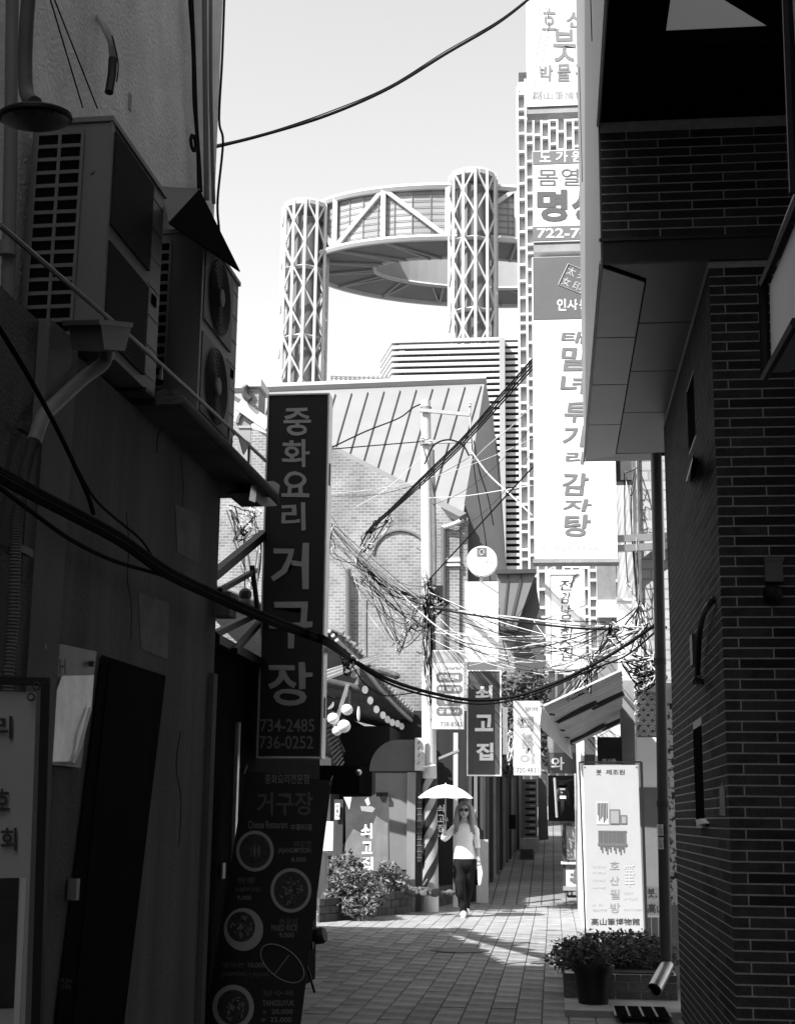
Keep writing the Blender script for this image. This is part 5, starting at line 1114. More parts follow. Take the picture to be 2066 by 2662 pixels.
loft(bm_, [(W(840,1285,-.06),.012,.012),(W(846,1340,-.06),.03,.02),(W(856,1420,-.06),.04,.03),(W(852,1500,-.06),.034,.03),(W(846,1585,-.06),.016,.016)], 9); part(bg_, 'bag_body', bm_, mat('bag_white', .7, .5, .4, 14), True); part(bg_, 'bag_handle', MB().tube([W(830,1290,-.06), W(838,1262,-.06), W(850,1292,-.06)], .006, 5), white)
hb_ = T('handbag', 'small black handbag behind the woman\'s hip', 'bag', W(800,1590,.1)); part(hb_, 'bag_body', MB().prism([W(768,1390,.08), W(828,1385,.08), W(822,1590,.08), W(775,1592,.08)], (0,.08,0)), blackm); part(hb_, 'strap', MB().tube(through([W(790,1390,.1), W(800,1100,.1), W(760,850,.08)],5), .008, 5), blackm)
# ================================================================ UTILITY POLE
up0 = T('utility_pole', 'tall pale concrete utility pole with cross arms in the middle of the view', 'pole', at(1112,2150,23.6)); Yu = 23.6
PB0 = at(1120,2250,Yu); PB0.z = 0; pz1 = at(1106,1042,Yu)
part(up0, 'shaft', MB().tube([PB0, PB0.lerp(pz1,.4), pz1], [.13,.115,.085], 20), mat('pole_concrete', .5, .85, .12, 5, .2, 50), True)
def on_pole(a, z, o=.003):
    t = z/pz1.z; c = PB0.lerp(pz1, t); R = (.13-(.015)*t/.4 if t < .4 else .115-.03*(t-.4)/.6)+o
    return V((c.x+R*math.sin(a), c.y-R*math.cos(a), z))
wr = MB(); wn_ = [.3+i*.1 for i in range(19)]
for i in range(18):
    for k in range(16):
        a0, a1 = -1.7+k*.2125, -1.7+(k+1)*.2125
        wr.face([on_pole(a0,wn_[i],.002), on_pole(a1,wn_[i],.002), on_pole(a1,wn_[i+1],.002), on_pole(a0,wn_[i+1],.002)])
wp_ = part(up0, 'base_wrap', wr, mat('stripe_pale', .3, .8, .2, 4), True)
for s_ in range(5):
    stp = MB(); z0 = .15+s_*.42
    for k in range(16):
        a0, a1 = -1.7+k*.2125, -1.7+(k+1)*.2125; f_ = lambda a: min(2.1,max(.3,z0+(a+1.7)*.2)); g_ = lambda a: min(2.1,max(.3,z0+.21+(a+1.7)*.2))
        stp.face([on_pole(a0,f_(a0),.005), on_pole(a1,f_(a1),.005), on_pole(a1,g_(a1)+.0005,.005), on_pole(a0,g_(a0)+.0005,.005)])
    part(wp_, 'stripe', stp, black)
for y in (1066,1152): part(up0, 'band', MB().tube([at(1107,y-7,Yu), at(1107,y+7,Yu)], .1, 14), midm, True)
part(up0, 'cross_arm', MB().bar(at(1092,1066,Yu-.12), at(1221,1078,Yu-.12), .05, .06), alum); part(up0, 'cross_arm', MB().bar(at(1092,1150,Yu-.12), at(1226,1146,Yu-.12), .05, .06), alum)
part(up0, 'arm_post', MB().tube([at(1221,1052,Yu-.12), at(1225,1178,Yu-.12)], .02, 6), alum)
for x, y in ((1221,1050),(1225,1176),(1098,1140),(1118,1148)): part(up0, 'insulator', MB().lathe(at(x,y+8,Yu-.14), [(.02,0),(.035,.02),(.02,.04),(.035,.06),(.015,.09)], n=10), mat('porcelain', .5, .3), True)
for i, y in enumerate((1310,1430,1560,1700)): part(up0, 'step_bolt', MB().tube([at(1120-(i%2)*26,y,Yu), at(1132-(i%2)*50,y-6,Yu)], .012, 5), midm)
part(up0, 'riser_conduit', MB().tube(through([at(1124,1170,Yu-.12), at(1130,1400,Yu-.12), at(1128,1650,Yu-.13), at(1133,1900,Yu-.14)],5), .03, 8), mat('conduit_grey', .12, .7, .3, 6), True)
part(up0, 'riser_conduit', MB().tube(through([at(1120,1500,Yu-.16), at(1118,1600,Yu-.16), at(1126,1760,Yu-.16), at(1124,1880,Yu-.16)],5), .018, 6), rubber, True)
tb_ = part(up0, 'splice_box', MB().box(at(1133,1545,Yu).x, at(1153,1545,Yu).x, Yu-.25, Yu-.1, at(1140,1578,Yu).z, at(1140,1528,Yu).z), black)
for i in range(4): part(tb_, 'terminal', MB().bar(at(1125+i*3,1556,Yu-.27), at(1126+i*3,1573,Yu-.27), .012, .012), white)
part(up0, 'lean_pipe', MB().tube([at(1098,1995,Yu-.2), at(1131,1990,Yu-.2)], .02, 6), alum)
# ================================================================ CABLES
def cab(label, pts, r, m_=None, grp='overhead cables', n=7, name='cable'):
    P = [at(x*D, y*D, Y) for x, y, Y in pts]
    return solo(name, label, 'cable', MB().tube(through(P, n), r, 6), m_ or rubber, grp, True)
cab('thick dark cable sweeping across the open sky', [(440,318,11.1),(560,288,11.6),(700,245,12),(830,188,12.5),(950,115,13),(1060,50,13.5),(1140,-12,14)], .016)
cab('thin wire twisted along the sky cable', [(440,314,11.1),(560,286,11.6),(700,239,12),(830,184,12.5),(950,109,13),(1060,46,13.5),(1140,-14,14)], .006)
b_ = [(-20,1000,5.2),(70,1050,5.8),(165,1100,6.4),(260,1152,7),(360,1222,7.8),(470,1275,8.8),(560,1315,9.6),(650,1350,9.9),(700,1370,10.1),(745,1402,13.5)]
for i, (lb, dx, dy, r) in enumerate((('thickest strand of the black bundle crossing the left wall and black sign',0,0,.022),('upper strand of the black bundle crossing the left wall',2,-9,.013),('lower strand of the black bundle crossing the left wall',-2,10,.014),('thin pale-edged strand within the black bundle at left',0,4,.009))):
    cab(lb, [(x+dx, y+dy*(1-.5*k/9), Y*(.86 if k < 7 else .93 if k < 9 else 1)-.02*i) for k,(x,y,Y) in enumerate(b_)], r, None, 'black cable bundle at left')
cab('loose cable looping below the black bundle on the left wall', [(-20,1025,4.4),(60,1085,4.9),(150,1150,5.4),(240,1195,6.0),(330,1222,6.6),(400,1245,7.1),(470,1278,7.6)], .009, None, 'black cable bundle at left')
cab('straight drop cable from the upper left down to the black bundle', [(-10,685,4.2),(60,800,4.6),(130,930,5.1),(185,1050,5.5),(200,1095,5.7)], .010)
cab('slack cable beside the drop cable on the left wall', [(110,895,5.2),(160,990,5.4),(200,1060,5.7),(240,1100,6.0),(300,1150,6.4),(330,1195,6.7)], .006)
cab('thick cable sagging from the knot by the eaves across to the right tangle', [(742,1402,13.5),(830,1450,14.5),(920,1478,15.5),(1010,1493,16),(1090,1487,16.2),(1170,1462,16.2),(1250,1425,16),(1320,1385,15.8),(1400,1330,15)], .02)
cab('second cable just under the thick sagging cable', [(742,1405,13.6),(830,1458,14.6),(920,1486,15.6),(1010,1501,16.1),(1090,1494,16.3),(1170,1468,16.3),(1250,1432,16.1),(1335,1398,15.9),(1400,1345,15.2)], .012)
cab('thin slack cable drooping under the thick sagging cable at the eaves', [(745,1408,13.6),(775,1455,14.2),(815,1482,14.8),(850,1482,15.2),(905,1474,15.5)], .007)
for i, (lb, o) in enumerate((('topmost strand of the four steep cables rising to the stacked signs',0),('second strand of the four steep cables rising to the stacked signs',5),('third strand of the four steep cables rising to the stacked signs',11),('lowest strand of the four steep cables rising to the stacked signs',17))):
    cab(lb, [(1138,762+o*1.3,17.5),(1060,850+o*1.2,18.5),(985,935+o,19.7),(900,1018+o*.9,21),(835,1083+o*.5,22),(790,1125+o*.3,22.8),(768,1165,23)], .013-.002*(i%2), None, 'steep cables to the stacked signs')
cab('black guy wire rising right from the pole clamp', [(915,1236,23.4),(985,1160,22.5),(1060,1078,21.5),(1137,995,20)], .012)
cab('pale cable crossing from the left eaves down to the pole', [(700,1150,20),(790,1205,21.5),(860,1255,22.8),(915,1292,23.4)], .013, cable_pale)
cab('pale cable sagging from the pole to the right tangle, upper', [(915,1292,23.4),(1000,1306,22),(1100,1317,20),(1200,1330,18.5),(1330,1338,17)], .012, cable_pale)
cab('pale cable sagging from the pole to the right tangle, lower', [(790,1210,23),(850,1262,23.2),(930,1335,22.8),(1000,1372,22),(1060,1385,21),(1130,1376,20),(1220,1362,18.5),(1330,1350,17)], .010, cable_pale)
cab('dark double cable from the pole to the right tangle', [(915,1296,23.4),(985,1308,22),(1080,1322,20),(1190,1336,18.5),(1280,1342,17.5),(1420,1338,16.5)], .016)
cab('pale cable dropping from the upper right to the pole arm', [(1140,855,19),(1095,905,20),(1040,950,21.5),(1005,985,23)], .008, cable_pale)
cab('pale cable running from the arm post down to the round sign', [(1003,960,23.3),(1040,1010,23),(1085,1052,22.5),(1135,1100,22)], .012, cable_pale)
cab('pale straight cable above the round sign', [(915,1062,23.4),(990,1058,22.8),(1075,1045,22),(1137,1035,21)], .008, cable_pale)
cab('dark cable hanging from the cross arm past the round sign', [(1005,935,23.3),(1012,1010,23.3),(1025,1090,23.4),(1035,1150,23.4),(1052,1290,23.4),(1070,1360,23.4),(1085,1420,23.4)], .010)
cab('second dark cable hanging from the cross arm', [(1010,940,23.3),(1022,1005,23.3),(1040,1060,23.3),(1052,1120,23.2)], .012)
cab('long dark cable crossing in front of the hanging sign', [(985,1370,21),(1080,1385,20),(1160,1378,19),(1240,1355,18),(1290,1335,17)], .008)
cab('thin dark cable from the left sign to the pole top', [(706,955,21),(780,920,22),(850,892,23),(880,870,23.5),(897,862,23.5)], .012)
cab('thin dark cable from the left sign to the second pole band', [(706,958,21),(800,950,22),(897,942,23.5)], .010)
cab('curved dark cable looping off the pole over the arm', [(905,990,23.4),(925,950,23.2),(955,938,23.1),(985,948,23.1),(1000,972,23.1)], .014)
rg = random.Random(11)
FL = ['the highest thin wire, from the black sign to the steep cables', 'thin wire just under the highest one left of the pole', 'thin pale wire slanting from the black sign down to the pole clamp', 'second of the fan of wires slanting down to the pole clamp', 'third of the fan of wires slanting down to the pole clamp', 'lowest of the fan of wires slanting down to the pole', 'thin pale wire from the cable knot up to the pole top', 'thin wire crossing from the steep cables down to the pole middle', 'thin wire crossing the dark gable towards the pole', 'thin pale wire from the pole clamp to the bottom of the hanging sign', 'thin wire from the pole clamp to the middle of the hanging sign', 'long thin wire from the pole to the grey wire bundle', 'thin pale wire from the pole to below the hanging sign', 'long thin wire from the pole clamp to the bright tangle', 'thin wire running level from the pole to the grey pillar', 'short pale wire from the pole towards the ivy', 'thin wire climbing over the annex roof', 'thin wire from below the hanging sign to the nest', 'pale wire crossing the lower half of the hanging sign', 'thin wire above the ivy towards the awning', 'thin wire along the top of the hanging sign cables', 'pale wire above the dark grey sign rising right']
fine = [((706,1052,22),(1135,935,21)),((706,1058,22),(1000,975,23)),((706,1100,22),(910,1250,23.3)),((706,1120,22),(905,1290,23.3)),((706,1135,22),(900,1330,23.3)),((706,1165,22),(880,1350,23.3)),((760,1080,23),(905,965,23.4)),((1137,905,20),(925,1075,23.3)),((1137,960,20),(960,1130,23.3)),((920,1300,23.3),(1165,1410,20.5)),((920,1310,23.3),(1165,1370,20.5)),((920,1330,23.3),(1300,1400,18)),((920,1350,23.3),(1160,1440,20.5)),((930,1280,23.3),(1330,1360,17)),((925,1295,23.3),(1250,1290,19)),((920,1362,23.3),(1100,1430,21)),((1060,1290,22),(1140,1240,20)),((1130,1420,20),(1330,1370,17)),((1135,1320,20),(1290,1400,18)),((1060,1440,22),(1250,1390,18)),((1085,1340,21.5),(1300,1338,17.5)),((1000,1420,22),(1180,1350,19.5))]
thinm = mat('cable_thin', .06, .7)
for i, (a, b) in enumerate(fine):
    A1, B1 = at(a[0]*D,a[1]*D,a[2]), at(b[0]*D,b[1]*D,b[2])
    solo('wire', FL[i], 'wire', MB().tube(sag(A1,B1,rg.uniform(.05,.35),14), .005, 4), thinm if i % 3 else cable_pale, 'thin wires around the utility pole', True)
def tangle(label, nodes, n, jit, rr, pale=.3, seed=1, loops=0, sg=.6):
    """nodes: (x, y, Y) in view pixels; strands hang slack between them"""
    rs = random.Random(seed); A = MB(); B = MB()
    for i in range(n):
        a, b = rs.sample(nodes, 2); m = 4; k_ = rs.uniform(0,1)*sg*jit; bow = rs.gauss(0,jit*.35)
        p = (a[0]+rs.gauss(0,jit*.3), a[1]+rs.gauss(0,jit*.3)); q = (b[0]+rs.gauss(0,jit*.3), b[1]+rs.gauss(0,jit*.3)); pts = []
        for t in (0,.2,.4,.6,.8,1):
            w_ = 4*t*(1-t); pts.append(at((p[0]+(q[0]-p[0])*t+bow*w_+rs.gauss(0,jit*.05))*D, (p[1]+(q[1]-p[1])*t+k_*w_+rs.gauss(0,jit*.05))*D, a[2]+(b[2]-a[2])*t+rs.uniform(-.1,.1)))
        (B if rs.random() < pale else A).tube(through(pts,4), rs.uniform(.5,1.2)*rr, 4)
    for i in range(loops):
        a = rs.choice(nodes); R = rs.uniform(.25,.8)*jit; e_ = rs.uniform(.7,1.5); th = rs.uniform(0,6)
        pts = [at((a[0]+R*math.cos(th+j*.6)+rs.gauss(0,R*.08))*D, (a[1]+R*e_*(1+math.sin(th+j*.6))*.8+rs.gauss(0,R*.08))*D, a[2]+rs.uniform(-.1,.1)) for j in range(rs.randint(8,13))]
        (B if rs.random() < pale else A).tube(through(pts,3), rs.uniform(.5,1.1)*rr, 4)
    c = nodes[0]; t = T('cable_tangle', label, 'cables', at(c[0]*D,c[1]*D,c[2])); tag(t, kind='stuff')
    if A.v: part(t, 'dark_wires', A, rubber, True)
    if B.v: part(t, 'pale_wires', B, cable_pale, True)
tangle('knot of coiled dark cables left of the utility pole', [(770,1175,22.9),(785,1135,22.9),(800,1110,22.9),(830,1105,22.9),(762,1200,22.9),(790,1160,22.9)], 12, 18, .010, .15, 3, 9)
tangle('loose wires drooping from the knot to the utility pole', [(765,1190,23),(780,1215,23),(870,1330,23.3),(905,1300,23.4),(915,1270,23.4),(850,1380,23.3),(900,1340,23.4),(760,1230,23)], 60, 20, .008, .3, 5, 2, 1.6)
tangle('dense clump of cables on the utility pole by the splice box', [(908,1245,23.3),(922,1262,23.3),(940,1278,23.3),(912,1290,23.3),(955,1285,23.3),(915,1330,23.3)], 30, 10, .012, .25, 8, 6)
tangle('slack thin wires spread across the signs right of the utility pole', [(920,1300,23.2),(925,1340,23.2),(1165,1385,20.5),(1160,1430,20.5),(1060,1400,22),(1300,1380,18),(1270,1410,18),(930,1270,23.2),(1290,1340,18)], 34, 16, .006, .4, 41, 0, 1.5)
tangle('slack thin wires between the black sign and the utility pole', [(706,1120,21),(706,1150,21),(706,1175,21),(760,1200,22.5),(880,1300,23.2),(905,1340,23.3),(900,1280,23.3)], 26, 12, .007, .45, 43, 0, 1.2)
tangle('vertical strands hanging down the utility pole', [(905,1290,23.35),(912,1300,23.35),(905,1400,23.35),(914,1440,23.35),(918,1500,23.35),(908,1360,23.35)], 22, 8, .012, .3, 9, 0, .3)
tangle('bright tangle of cables above the corrugated awning', [(1310,1335,16.3),(1360,1345,16.3),(1375,1335,16.3),(1268,1402,16.4),(1345,1390,16.2),(1390,1400,16.2),(1300,1360,16.4),(1365,1290,16.4)], 70, 16, .009, .55, 12, 5, .7)
tangle('dense nest of cables at the awning end near the downpipe', [(1365,1455,16.2),(1350,1430,16.2),(1385,1440,16.2),(1330,1410,16.2),(1400,1400,16.2),(1372,1470,16.2),(1410,1430,16.1)], 80, 18, .009, .45, 15, 8, .6)
tangle('grey bundle of wires between the hanging sign and the awning', [(1260,1400,17.2),(1265,1412,17.2),(1255,1470,17.2),(1215,1490,17.4),(1185,1500,17.6),(1285,1420,17.2),(1240,1440,17.2)], 34, 12, .008, .5, 18, 2, .4)
tangle('knot of black cables above the tiled eaves', [(735,1392,13.6),(748,1402,13.6),(728,1402,13.6),(740,1425,13.6),(755,1408,13.6)], 20, 9, .009, .2, 21, 6)
tangle('pale wires and twigs behind the black sign struts', [(490,1085,15),(545,1100,15),(520,1130,15),(505,1150,15),(555,1140,15),(530,1075,15),(540,1260,15)], 34, 14, .008, .5, 25, 2, .5)
tangle('wire tangle right of the dark grey sign along the lane', [(1088,1560,26),(1098,1590,26),(1084,1625,26),(1095,1650,26),(1100,1570,26)], 20, 8, .011, .5, 29, 5, .5)
tangle('cable loops hanging on the pale sign with octagonal bands', [(930,1490,23.5),(940,1510,23.5),(925,1530,23.5),(935,1470,23.5)], 6, 8, .008, .3, 33, 6)
tangle('thin wires in the gap between pale brick wall and long white sign', [(1330,1010,17.4),(1345,1060,17.4),(1350,1150,17.4),(1335,1240,17.4),(1360,1290,17.4),(1355,1000,17.4)], 16, 8, .006, .4, 35, 0, .3)
# ================================================================ BACKGROUND: brick hall
Yk = 46.0
hl_ = T('brick_hall', 'large pale brick hall with a steep standing-seam roof behind the pole', 'building', (-6,50,0))
hbm = brickmat('hall_brick', .15, .22, .3, .24, .1, 'XZ', .13)
pxs = [(500,1050),(516,1060),(700,1130),(860,1165),(1200,1345),(1215,1345),(1215,1900),(500,1900)]
part(hl_, 'wall', MB().prism([at(x,y,Yk) for x,y in pxs], (0,.6,0)), hbm)
rfm = mat('hall_roof', .2, .6, .1, .6, .05, 20)
qa, qb, qc, qd = at(560,1028,Yk+9), at(1262,988,Yk+9), at(1201,1346,Yk-.15), at(560,1010,Yk+2)
RA = [at(600,1022,Yk+7), at(1260,990,Yk+7), at(1202,1345,Yk-.2), at(858,1166,Yk-.2), at(700,1085,Yk-.2)]
rn = (RA[1]-RA[0]).cross(RA[2]-RA[0]).normalized(); rn = rn if rn.dot(CAM-RA[0]) > 0 else -rn
RP = [on(x,y,RA[0],rn) for x,y in ((600,1022),(1260,990),(1202,1345),(700,1085))]
part(hl_, 'roof', MB().prism(RP, -rn*.25), rfm)
for i in range(15):
    xa = 1250-i*42; xb = xa-22-i*4.2
    ya = 1006+(1250-xa)*.055; 
    # seams run down the slope
    p = on(xa,ya,RA[0],rn); lim = lambda x: 1165+(x-858)*.525
    yb = ya+60
    t_ = 0.0
    for s_ in range(1,60):
        xx = xa-(s_*6)*.29; yy = ya+s_*6
        if yy > lim(xx)-6: break
    q = on(xx,yy,RA[0],rn); part(hl_, 'roof_seam', MB().bar(p+rn*.02, q+rn*.02, .035, .06, rn), mat('seam_dark', .03, .7))
part(hl_, 'ridge_cap', MB().bar(on(600,1018,RA[0],rn)+rn*.05, on(1264,992,RA[0],rn)+rn*.05, .3, .35, rn), mat('ridge_cap', .3, .6, .1, 1))
part(hl_, 'verge', MB().bar(on(700,1090,RA[0],rn)+rn*.05, on(1204,1350,RA[0],rn)+rn*.05, .3, .25, rn), mat('verge_grey', .14, .7, .1, 1))
part(hl_, 'dark_gable', MB().prism([at(x,y,Yk+.4) for x,y in ((1262,990),(1290,1150),(1312,1510),(1205,1510),(1200,1345))], (0,3,0)), mat('gable_dark', .07, .8, .12, 1))
part(hl_, 'gable_trim', MB().bar(at(1276,1060,Yk+.3), at(1312,1500,Yk+.3), .1, .1), mat('trim_dark', .06, .8))
arcp = [at(1040+70*math.cos(a),1440-(62)*math.sin(a),Yk-.03) for a in [math.pi*i/14 for i in range(15)]]
part(hl_, 'blind_arch', MB().tube(arcp, .05, 5), mat('arch_brick', .14, .9, .2, 3))
for x in (905,1152): part(hl_, 'rain_pipe', MB().tube([at(x,1370 if x > 1000 else 1480,Yk-.2), at(x,1880,Yk-.2)], .09, 8), mat('rain_pipe', .1, .6))
part(hl_, 'rain_pipe', MB().tube([at(1152,1372,Yk-.2), at(1175,1365,Yk-.3), at(1205,1352,Yk-.3)], .08, 8), alum, True)
for y0, y1 in ((1453,1462),(1468,1474)): part(hl_, 'string_course', MB().box(at(1150,y0,Yk).x, at(1196,y0,Yk).x, Yk-.2, Yk, at(1170,y1,Yk).z, at(1170,y0,Yk).z), offwhite)
part(hl_, 'pilaster', MB().box(at(1150,1600,Yk).x, at(1194,1600,Yk).x, Yk-.12, Yk-.002, 0, at(1170,1370,Yk).z), hbm)
part(hl_, 'wall_crack', MB().tube(through([at(953,1560,Yk-.01), at(952,1640,Yk-.01), at(953,1760,Yk-.01), at(951,1830,Yk-.01)],3), .03, 4), mat('crack', .12, .9))
for x, y in ((1075,1570),(1095,1565)): part(hl_, 'wall_bracket', MB().bar(at(x,y-20,Yk-.1), at(x+8,y,Yk-.1), .08, .1), dark)
wn = part(hl_, 'arched_window', MB().prism([at(x,y,Yk-.01) for x,y in ([(620,1260),(652,1260)]+[(636+16*math.cos(a),1100-24*math.sin(a)) for a in [math.pi*i/8 for i in range(9)]])], (0,.05,0)), mat('hall_window', .2, .5, .3, 2))
part(wn, 'window_head', MB().tube([at(636+18*math.cos(a),1100-27*math.sin(a),Yk-.05) for a in [math.pi*i/10 for i in range(11)]], .08, 5), mat('window_brick', .16, .9))
part(wn, 'transom', MB().bar(at(620,1110,Yk-.03), at(652,1110,Yk-.03), .05, .08), concrete)
chm = part(hl_, 'chimney', MB().box(at(641,1030,Yk).x, at(676,1030,Yk).x, Yk-.2, Yk+.9, at(655,1075,Yk).z, at(655,1010,Yk).z), hbm)
part(chm, 'chimney_cap', MB().box(at(636,1000,Yk).x, at(684,1000,Yk).x, Yk-.35, Yk+1.05, at(655,1012,Yk).z, at(655,992,Yk).z), pale_conc)
part(chm, 'vent_elbow', MB().tube(through([at(650,1040,Yk-.4), at(640,1030,Yk-.4), at(636,1012,Yk-.4), at(645,1002,Yk-.4)],4), .12, 8), dark, True)
part(hl_, 'parapet', MB().bar(at(622,1052,Yk-.1), at(700,1108,Yk-.1), .25, .4), pale_conc)
# steep dormer annex
Yd = 40.0
an_ = T('roof_annex', 'small annex with a dark steep metal roof beside the round sign', 'building', at(1340,1760,Yd))
part(an_, 'roof', MB().prism([at(x,y,Yd) for x,y in ((1290,1488),(1392,1486),(1342,1630),(1300,1632))], (0,.4,0)), mat('annex_roof', .15, .6, .1, 1))
part(an_, 'ridge', MB().bar(at(1288,1487,Yd-.1), at(1394,1485,Yd-.1), .12, .12), dark)
for i in range(2): part(an_, 'seam', MB().bar(at(1320+i*36,1490,Yd-.05), at(1306+i*18,1626,Yd-.05), .02, .04), mat('seam_dark2', .05, .7))
part(an_, 'gable', MB().prism([at(x,y,Yd+.3) for x,y in ((1388,1488),(1412,1640),(1418,1800),(1335,1800),(1338,1630))], (0,2,0)), mat('annex_gable', .07, .8, .1, 1))
part(an_, 'wall', MB().box(at(1290,1700,Yd+.5).x, at(1345,1700,Yd+.5).x, Yd+.5, Yd+2, 0, at(1320,1640,Yd+.5).z), hbm)
part(an_, 'eave', MB().box(at(1294,1640,Yd).x, at(1345,1640,Yd).x, Yd-.2, Yd+.49, at(1320,1640,Yd).z, at(1320,1632,Yd).z), dark)
ivy = MB()
for i, (x,y,a,b) in enumerate(((1345,1800,.5,.5),(1325,1860,.35,.9),(1380,1790,.45,.4),(1318,1930,.3,.8),(1395,1830,.3,.6),(1410,1900,.25,.8))): leaves(ivy, at(x,y,30), (a,.5,b), 420, .11, 50+i, 1, .1)
iv = T('ivy', 'dark ivy climbing between the signs at the lane mouth', 'ivy', at(1350,1960,30)); part(iv, 'foliage', ivy, mat('ivy_leaf', .1, .6, .5, 9)); part(iv, 'stems', MB().tube(through([at(1322,2010,30), at(1328,1900,30), at(1345,1800,30)],5), .02, 5).tube(through([at(1360,1980,30), at(1372,1880,30), at(1385,1790,30)],5), .02, 5), woodm)
bwm = T('back_wall', 'pale rendered wall low behind the tiled house and pole', 'wall', (-6,33,0)); part(bwm, 'wall', MB().box(-14, -2.9, 33, 33.3, 0, 2.2), concrete)
# ================================================================ screen-block building
Yx = 60.0
sbm = mat('screen_block', .6, .8, .06, .5); rec = mat('screen_recess', .38, .85, .08, .5)
gbk = T('screen_building', 'tall pale building with a facade of staggered rectangular screen blocks', 'building', at(1500,2000,Yx))
gx = at(1349,900,Yx).x; gtop = at(1350,205,Yx).z; gxr = at(1760,1300,Yx).x
part(gbk, 'body', MB().box(gx, gxr+3, Yx+.28, Yx+12, 0, gtop), rec)
colw = 22.6*Yx/3784
nC = int((gxr-gx)/colw)
for i in range(nC+1):
    x = gx+i*colw; part(gbk, 'vertical_rib', MB().box(x-.045, x+.045, Yx, Yx+.2795, 0, gtop-(.0 if i else .4)), sbm)
rgx = random.Random(5); cnt = 0
pj = lambda p: ((lambda q: (PW/2+FPX*q.dot(cr)/q.dot(cf), PH/2-FPX*q.dot(cu)/q.dot(cf)))(V(p)-CAM))
for i in range(nC):
    x = gx+(i+.5)*colw; z = 4+rgx.uniform(0,.8)
    while z < gtop-.3:
        px, py = pj((x,Yx,z)); vis_ = (py > -10) and (px < 1392 or 290 < py < 392 or 626 < py < 668 or py > 1450 or px > 1597) and py < 1760 and px < 1700
        if vis_ and cnt < 298: part(gbk, 'block_ledge', MB().box(x-colw/2+.046, x+colw/2-.046, Yx+.01, Yx+.279, z-.055, z+.055), sbm); cnt += 1
        z += rgx.choice((.42,.78,.78,.9))
for i, dz in enumerate((.2,.9,1.6)): part(gbk, 'roof_plant', MB().box(gx+.05, gx+.45, Yx+.5, Yx+1.2, gtop+dz*.3-.1, gtop+dz*.3+.12), dark)
# ================================================================ louvred office building
YL = 130.0
lbm = mat('louvre_white', .5, .7, .05, .2)
lb_ = T('louvre_building', 'office block wrapped in white horizontal louvres below the tower', 'building', at(1200,1900,YL))
xl, xr_ = at(1018,900,YL).x, at(1400,900,YL).x; zt_ = at(1100,881,YL).z
part(lb_, 'body', MB().prism([(xl+1.2,YL+1.5,0),(xr_+4,YL+1.5,0),(xr_+4,YL+40,0),(xl+3,YL+40,0),(xl-1.2,YL+6,0)], (0,0,zt_-.6)), mat('louvre_glass', .12, .4, .1, 1))
dzl = 17*YL/3784/ .97; first = None
N_ = int((zt_-20)/dzl)
for i in range(N_):
    z = zt_-i*dzl
    if first is None:
        m0 = MB(); a, b, c_ = V((xl,YL,0)), V((xr_+4,YL,0)), V((xl-1.9,YL+6,0)); th_ = dzl*.52
        m0.prism([a,b,b+V((0,1.4,.25)),a+V((.6,1.4,.25))], (0,0,th_)); m0.prism([c_,a,a+V((.6,1.4,.25)),c_+V((1.2,0,.25))], (0,0,th_))
        first = part(lb_, 'louvre', m0, lbm); first.location.z = z-th_
    else:
        c2 = first.copy(); COL.objects.link(c2); c2.parent = lb_; c2.location.z = z-th_
part(lb_, 'side_panel', MB().box(at(1298,1000,YL-1).x, at(1312,1000,YL-1).x, YL-1, YL+1, 0, at(1305,878,YL-1).z), mat('louvre_grey', .3, .8))
lowb = T('far_parapet', 'far low parapet with a mesh fence left of the louvred block', 'building', at(930,1010,110)); part(lowb, 'wall', MB().box(at(846,990,110).x, at(1010,990,110).x, 110, 118, 0, at(930,990,110).z), pale_conc)
for i in range(13):
    x = at(862+i*12,985,109.9).x; part(lowb, 'fence_post', MB().box(x-.06, x+.06, 109.9, 109.98, at(900,1000,110).z, at(900,979,110).z), midm)
for y in (979,984): part(lowb, 'fence_rail', MB().bar(at(860,y-1,109.9), at(1010,y+5,109.9), .08, .08), midm)
# ================================================================ ring tower
YT_ = 270.0
tw = T('ring_tower', 'tower of lattice columns carrying a huge raised ring against the sky', 'tower', at(1000,1900,YT_))
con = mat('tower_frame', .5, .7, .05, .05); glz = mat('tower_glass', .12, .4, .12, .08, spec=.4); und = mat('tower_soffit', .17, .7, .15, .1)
def column(cx, cy, R, zt0, n=10, zbase=0):
    t = part(tw, 'column', MB().tube([(cx,cy,zbase),(cx,cy,zt0-3)], R*.72, 12), glz, True)
    part(t, 'column_top', MB().lathe((cx,cy,zt0-1.0), [(R*1.0,0),(R*1.02,.8),(R*.95,1.2)], n=18), con)
    P = [V((cx+R*math.cos(2*math.pi*(i+.3)/n), cy+R*math.sin(2*math.pi*(i+.3)/n), 0)) for i in range(n)]
    for p in P: part(t, 'mullion', MB().bar(p+V((0,0,zbase)), p+V((0,0,zt0)), .5, .5), con)
    st_ = R*1.0
    for i in range(n):
        a, b = P[i], P[(i+1)%n]; z = zt0; dg = MB(); k_ = i % 2
        while z > zbase+20:
            dg.bar((a if k_ else b)+V((0,0,z)), (b if k_ else a)+V((0,0,z-st_)), .3, .3); k_ = 1-k_; z -= st_
        part(t, 'diagonal_brace', dg, con)
    for j in range(4): part(t, 'floor_ring', MB().lathe((cx,cy,zt0-14-j*14), [(R*.8,0),(R*.97,.3),(R*.8,.8)], n=16), con)
cl = at(796,540,257.); cR_ = at(1229,468,251.)
RC = 4.5
column(cl.x, 257., RC, cl.z, 12, 30); column(cR_.x, 251., RC, cR_.z+.5, 12, 30); column(17., 279., RC, cR_.z+6, 10, 30)
zb_r, zt_r = 108.7, 119.1
ecx, ecy, ea, eb, ia, ib = -14.1, 269.0, 33.8, 17.7, 20.5, 8.0
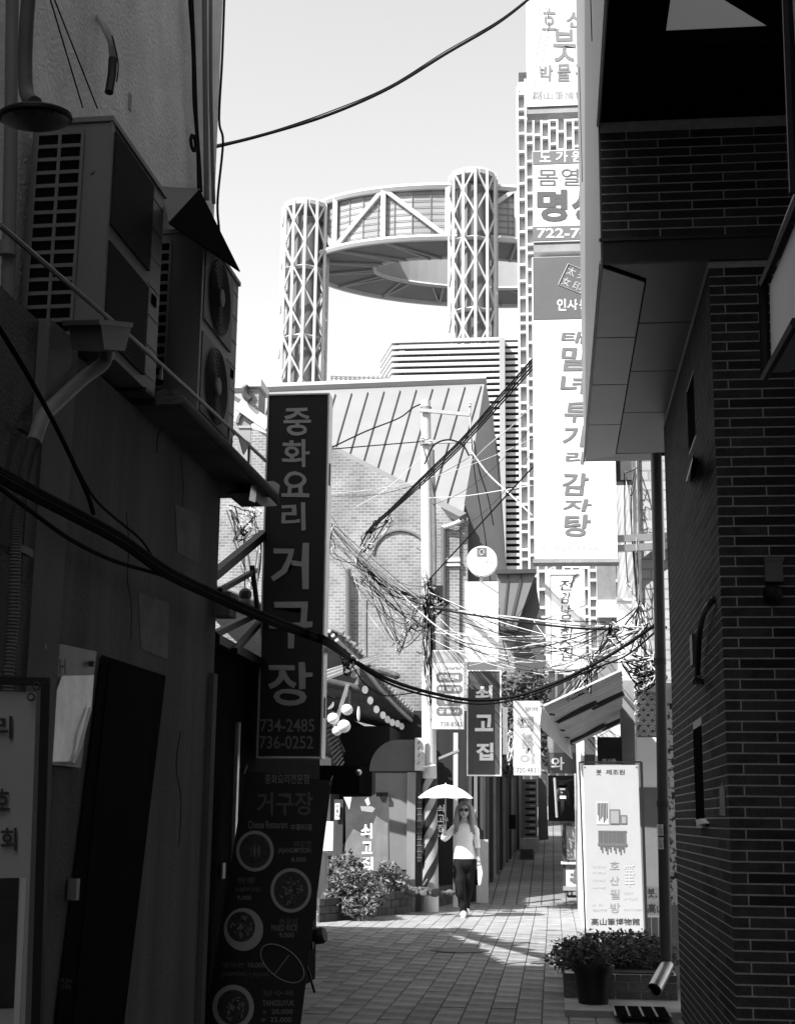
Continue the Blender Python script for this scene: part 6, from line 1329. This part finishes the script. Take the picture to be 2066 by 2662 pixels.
ct_, st_t = math.cos(math.radians(11.3)), math.sin(math.radians(11.3))
NG = 56
for i in range(3): mat('ring_glass_%d' % i, (.27,.32,.24)[i], .5, .1, .1)
E_ = lambda a, A_, B_, z: V((ecx+A_*math.cos(a)*ct_-B_*math.sin(a)*st_t, ecy+A_*math.cos(a)*st_t+B_*math.sin(a)*ct_, z))
for i in range(NG):
    a0, a1 = 2*math.pi*i/NG, 2*math.pi*(i+1)/NG
    part(tw, 'ring_wall_panel', MB().prism([E_(a0,ea-.6,eb-.6,zb_r), E_(a1,ea-.6,eb-.6,zb_r), E_(a1,ea-.6,eb-.6,zt_r), E_(a0,ea-.6,eb-.6,zt_r)], (0,.02,0)), mat('ring_glass_%d' % (i%3), (.42,.5,.46)[i%3], .5, .1, .1))
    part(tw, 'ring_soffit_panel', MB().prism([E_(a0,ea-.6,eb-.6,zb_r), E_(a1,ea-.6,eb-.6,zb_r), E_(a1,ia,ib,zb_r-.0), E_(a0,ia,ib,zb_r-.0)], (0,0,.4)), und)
    part(tw, 'inner_wall_panel', MB().prism([E_(a0,ia,ib,zb_r+.41), E_(a1,ia,ib,zb_r+.41), E_(a1,ia,ib,zt_r), E_(a0,ia,ib,zt_r)], (0,.02,0)), MATS['ring_glass_1'])
def loop(A_, B_, z, r, nm, m_): part(tw, nm, MB().tube([E_(2*math.pi*i/72,A_,B_,z) for i in range(73)], r, 6, False), m_, True)
loop(ea,eb,zt_r,.7,'ring_rim',con); loop(ea,eb,zb_r,.65,'ring_rim',con); loop(ia,ib,zb_r,.4,'ring_rim',con); loop(ea*.96,eb*.96,zt_r+.5,.25,'ring_rail',con)
for i in range(16):
    a = 2*math.pi*(i+.4)/16; part(tw, 'ring_post', MB().bar(E_(a,ea,eb,zb_r), E_(a,ea,eb,zt_r), .9, .9), con)
    b = 2*math.pi*(i+1.4)/16; z0_, z1_ = (zb_r,zt_r) if i % 2 else (zt_r,zb_r); part(tw, 'ring_diagonal', MB().bar(E_(a,ea,eb,z0_), E_(b,ea,eb,z1_), .8, .8), con)
    part(tw, 'soffit_rib', MB().bar(E_(a,ea,eb,zb_r-.25), E_(a+.12,ia,ib,zb_r-.25), .5, .5), mat('soffit_rib', .3, .7)); part(tw, 'soffit_rib', MB().bar(E_(a+.24,ia,ib,zb_r-.25), E_(a,ea,eb,zb_r-.25), .4, .4), MATS['soffit_rib'])
for i in range(NG):
    a = 2*math.pi*i/NG; part(tw, 'ring_mullion', MB().bar(E_(a,ea-.4,eb-.4,zb_r), E_(a,ea-.4,eb-.4,zt_r), .12, .12), mat('ring_mullion', .2, .7))
for k in range(1,8): part(tw, 'ring_transom', MB().tube([E_(2*math.pi*i/72,ea-.42,eb-.42,zb_r+(zt_r-zb_r)*k/8) for i in range(73)], .06, 4, False), MATS['ring_mullion'])
for x in (1234,1250): part(tw, 'roof_mast', MB().bar(at(x,462,250.), at(x,452,250.), .8, .8), dark)

bpy.data.scenes.remove(GS)
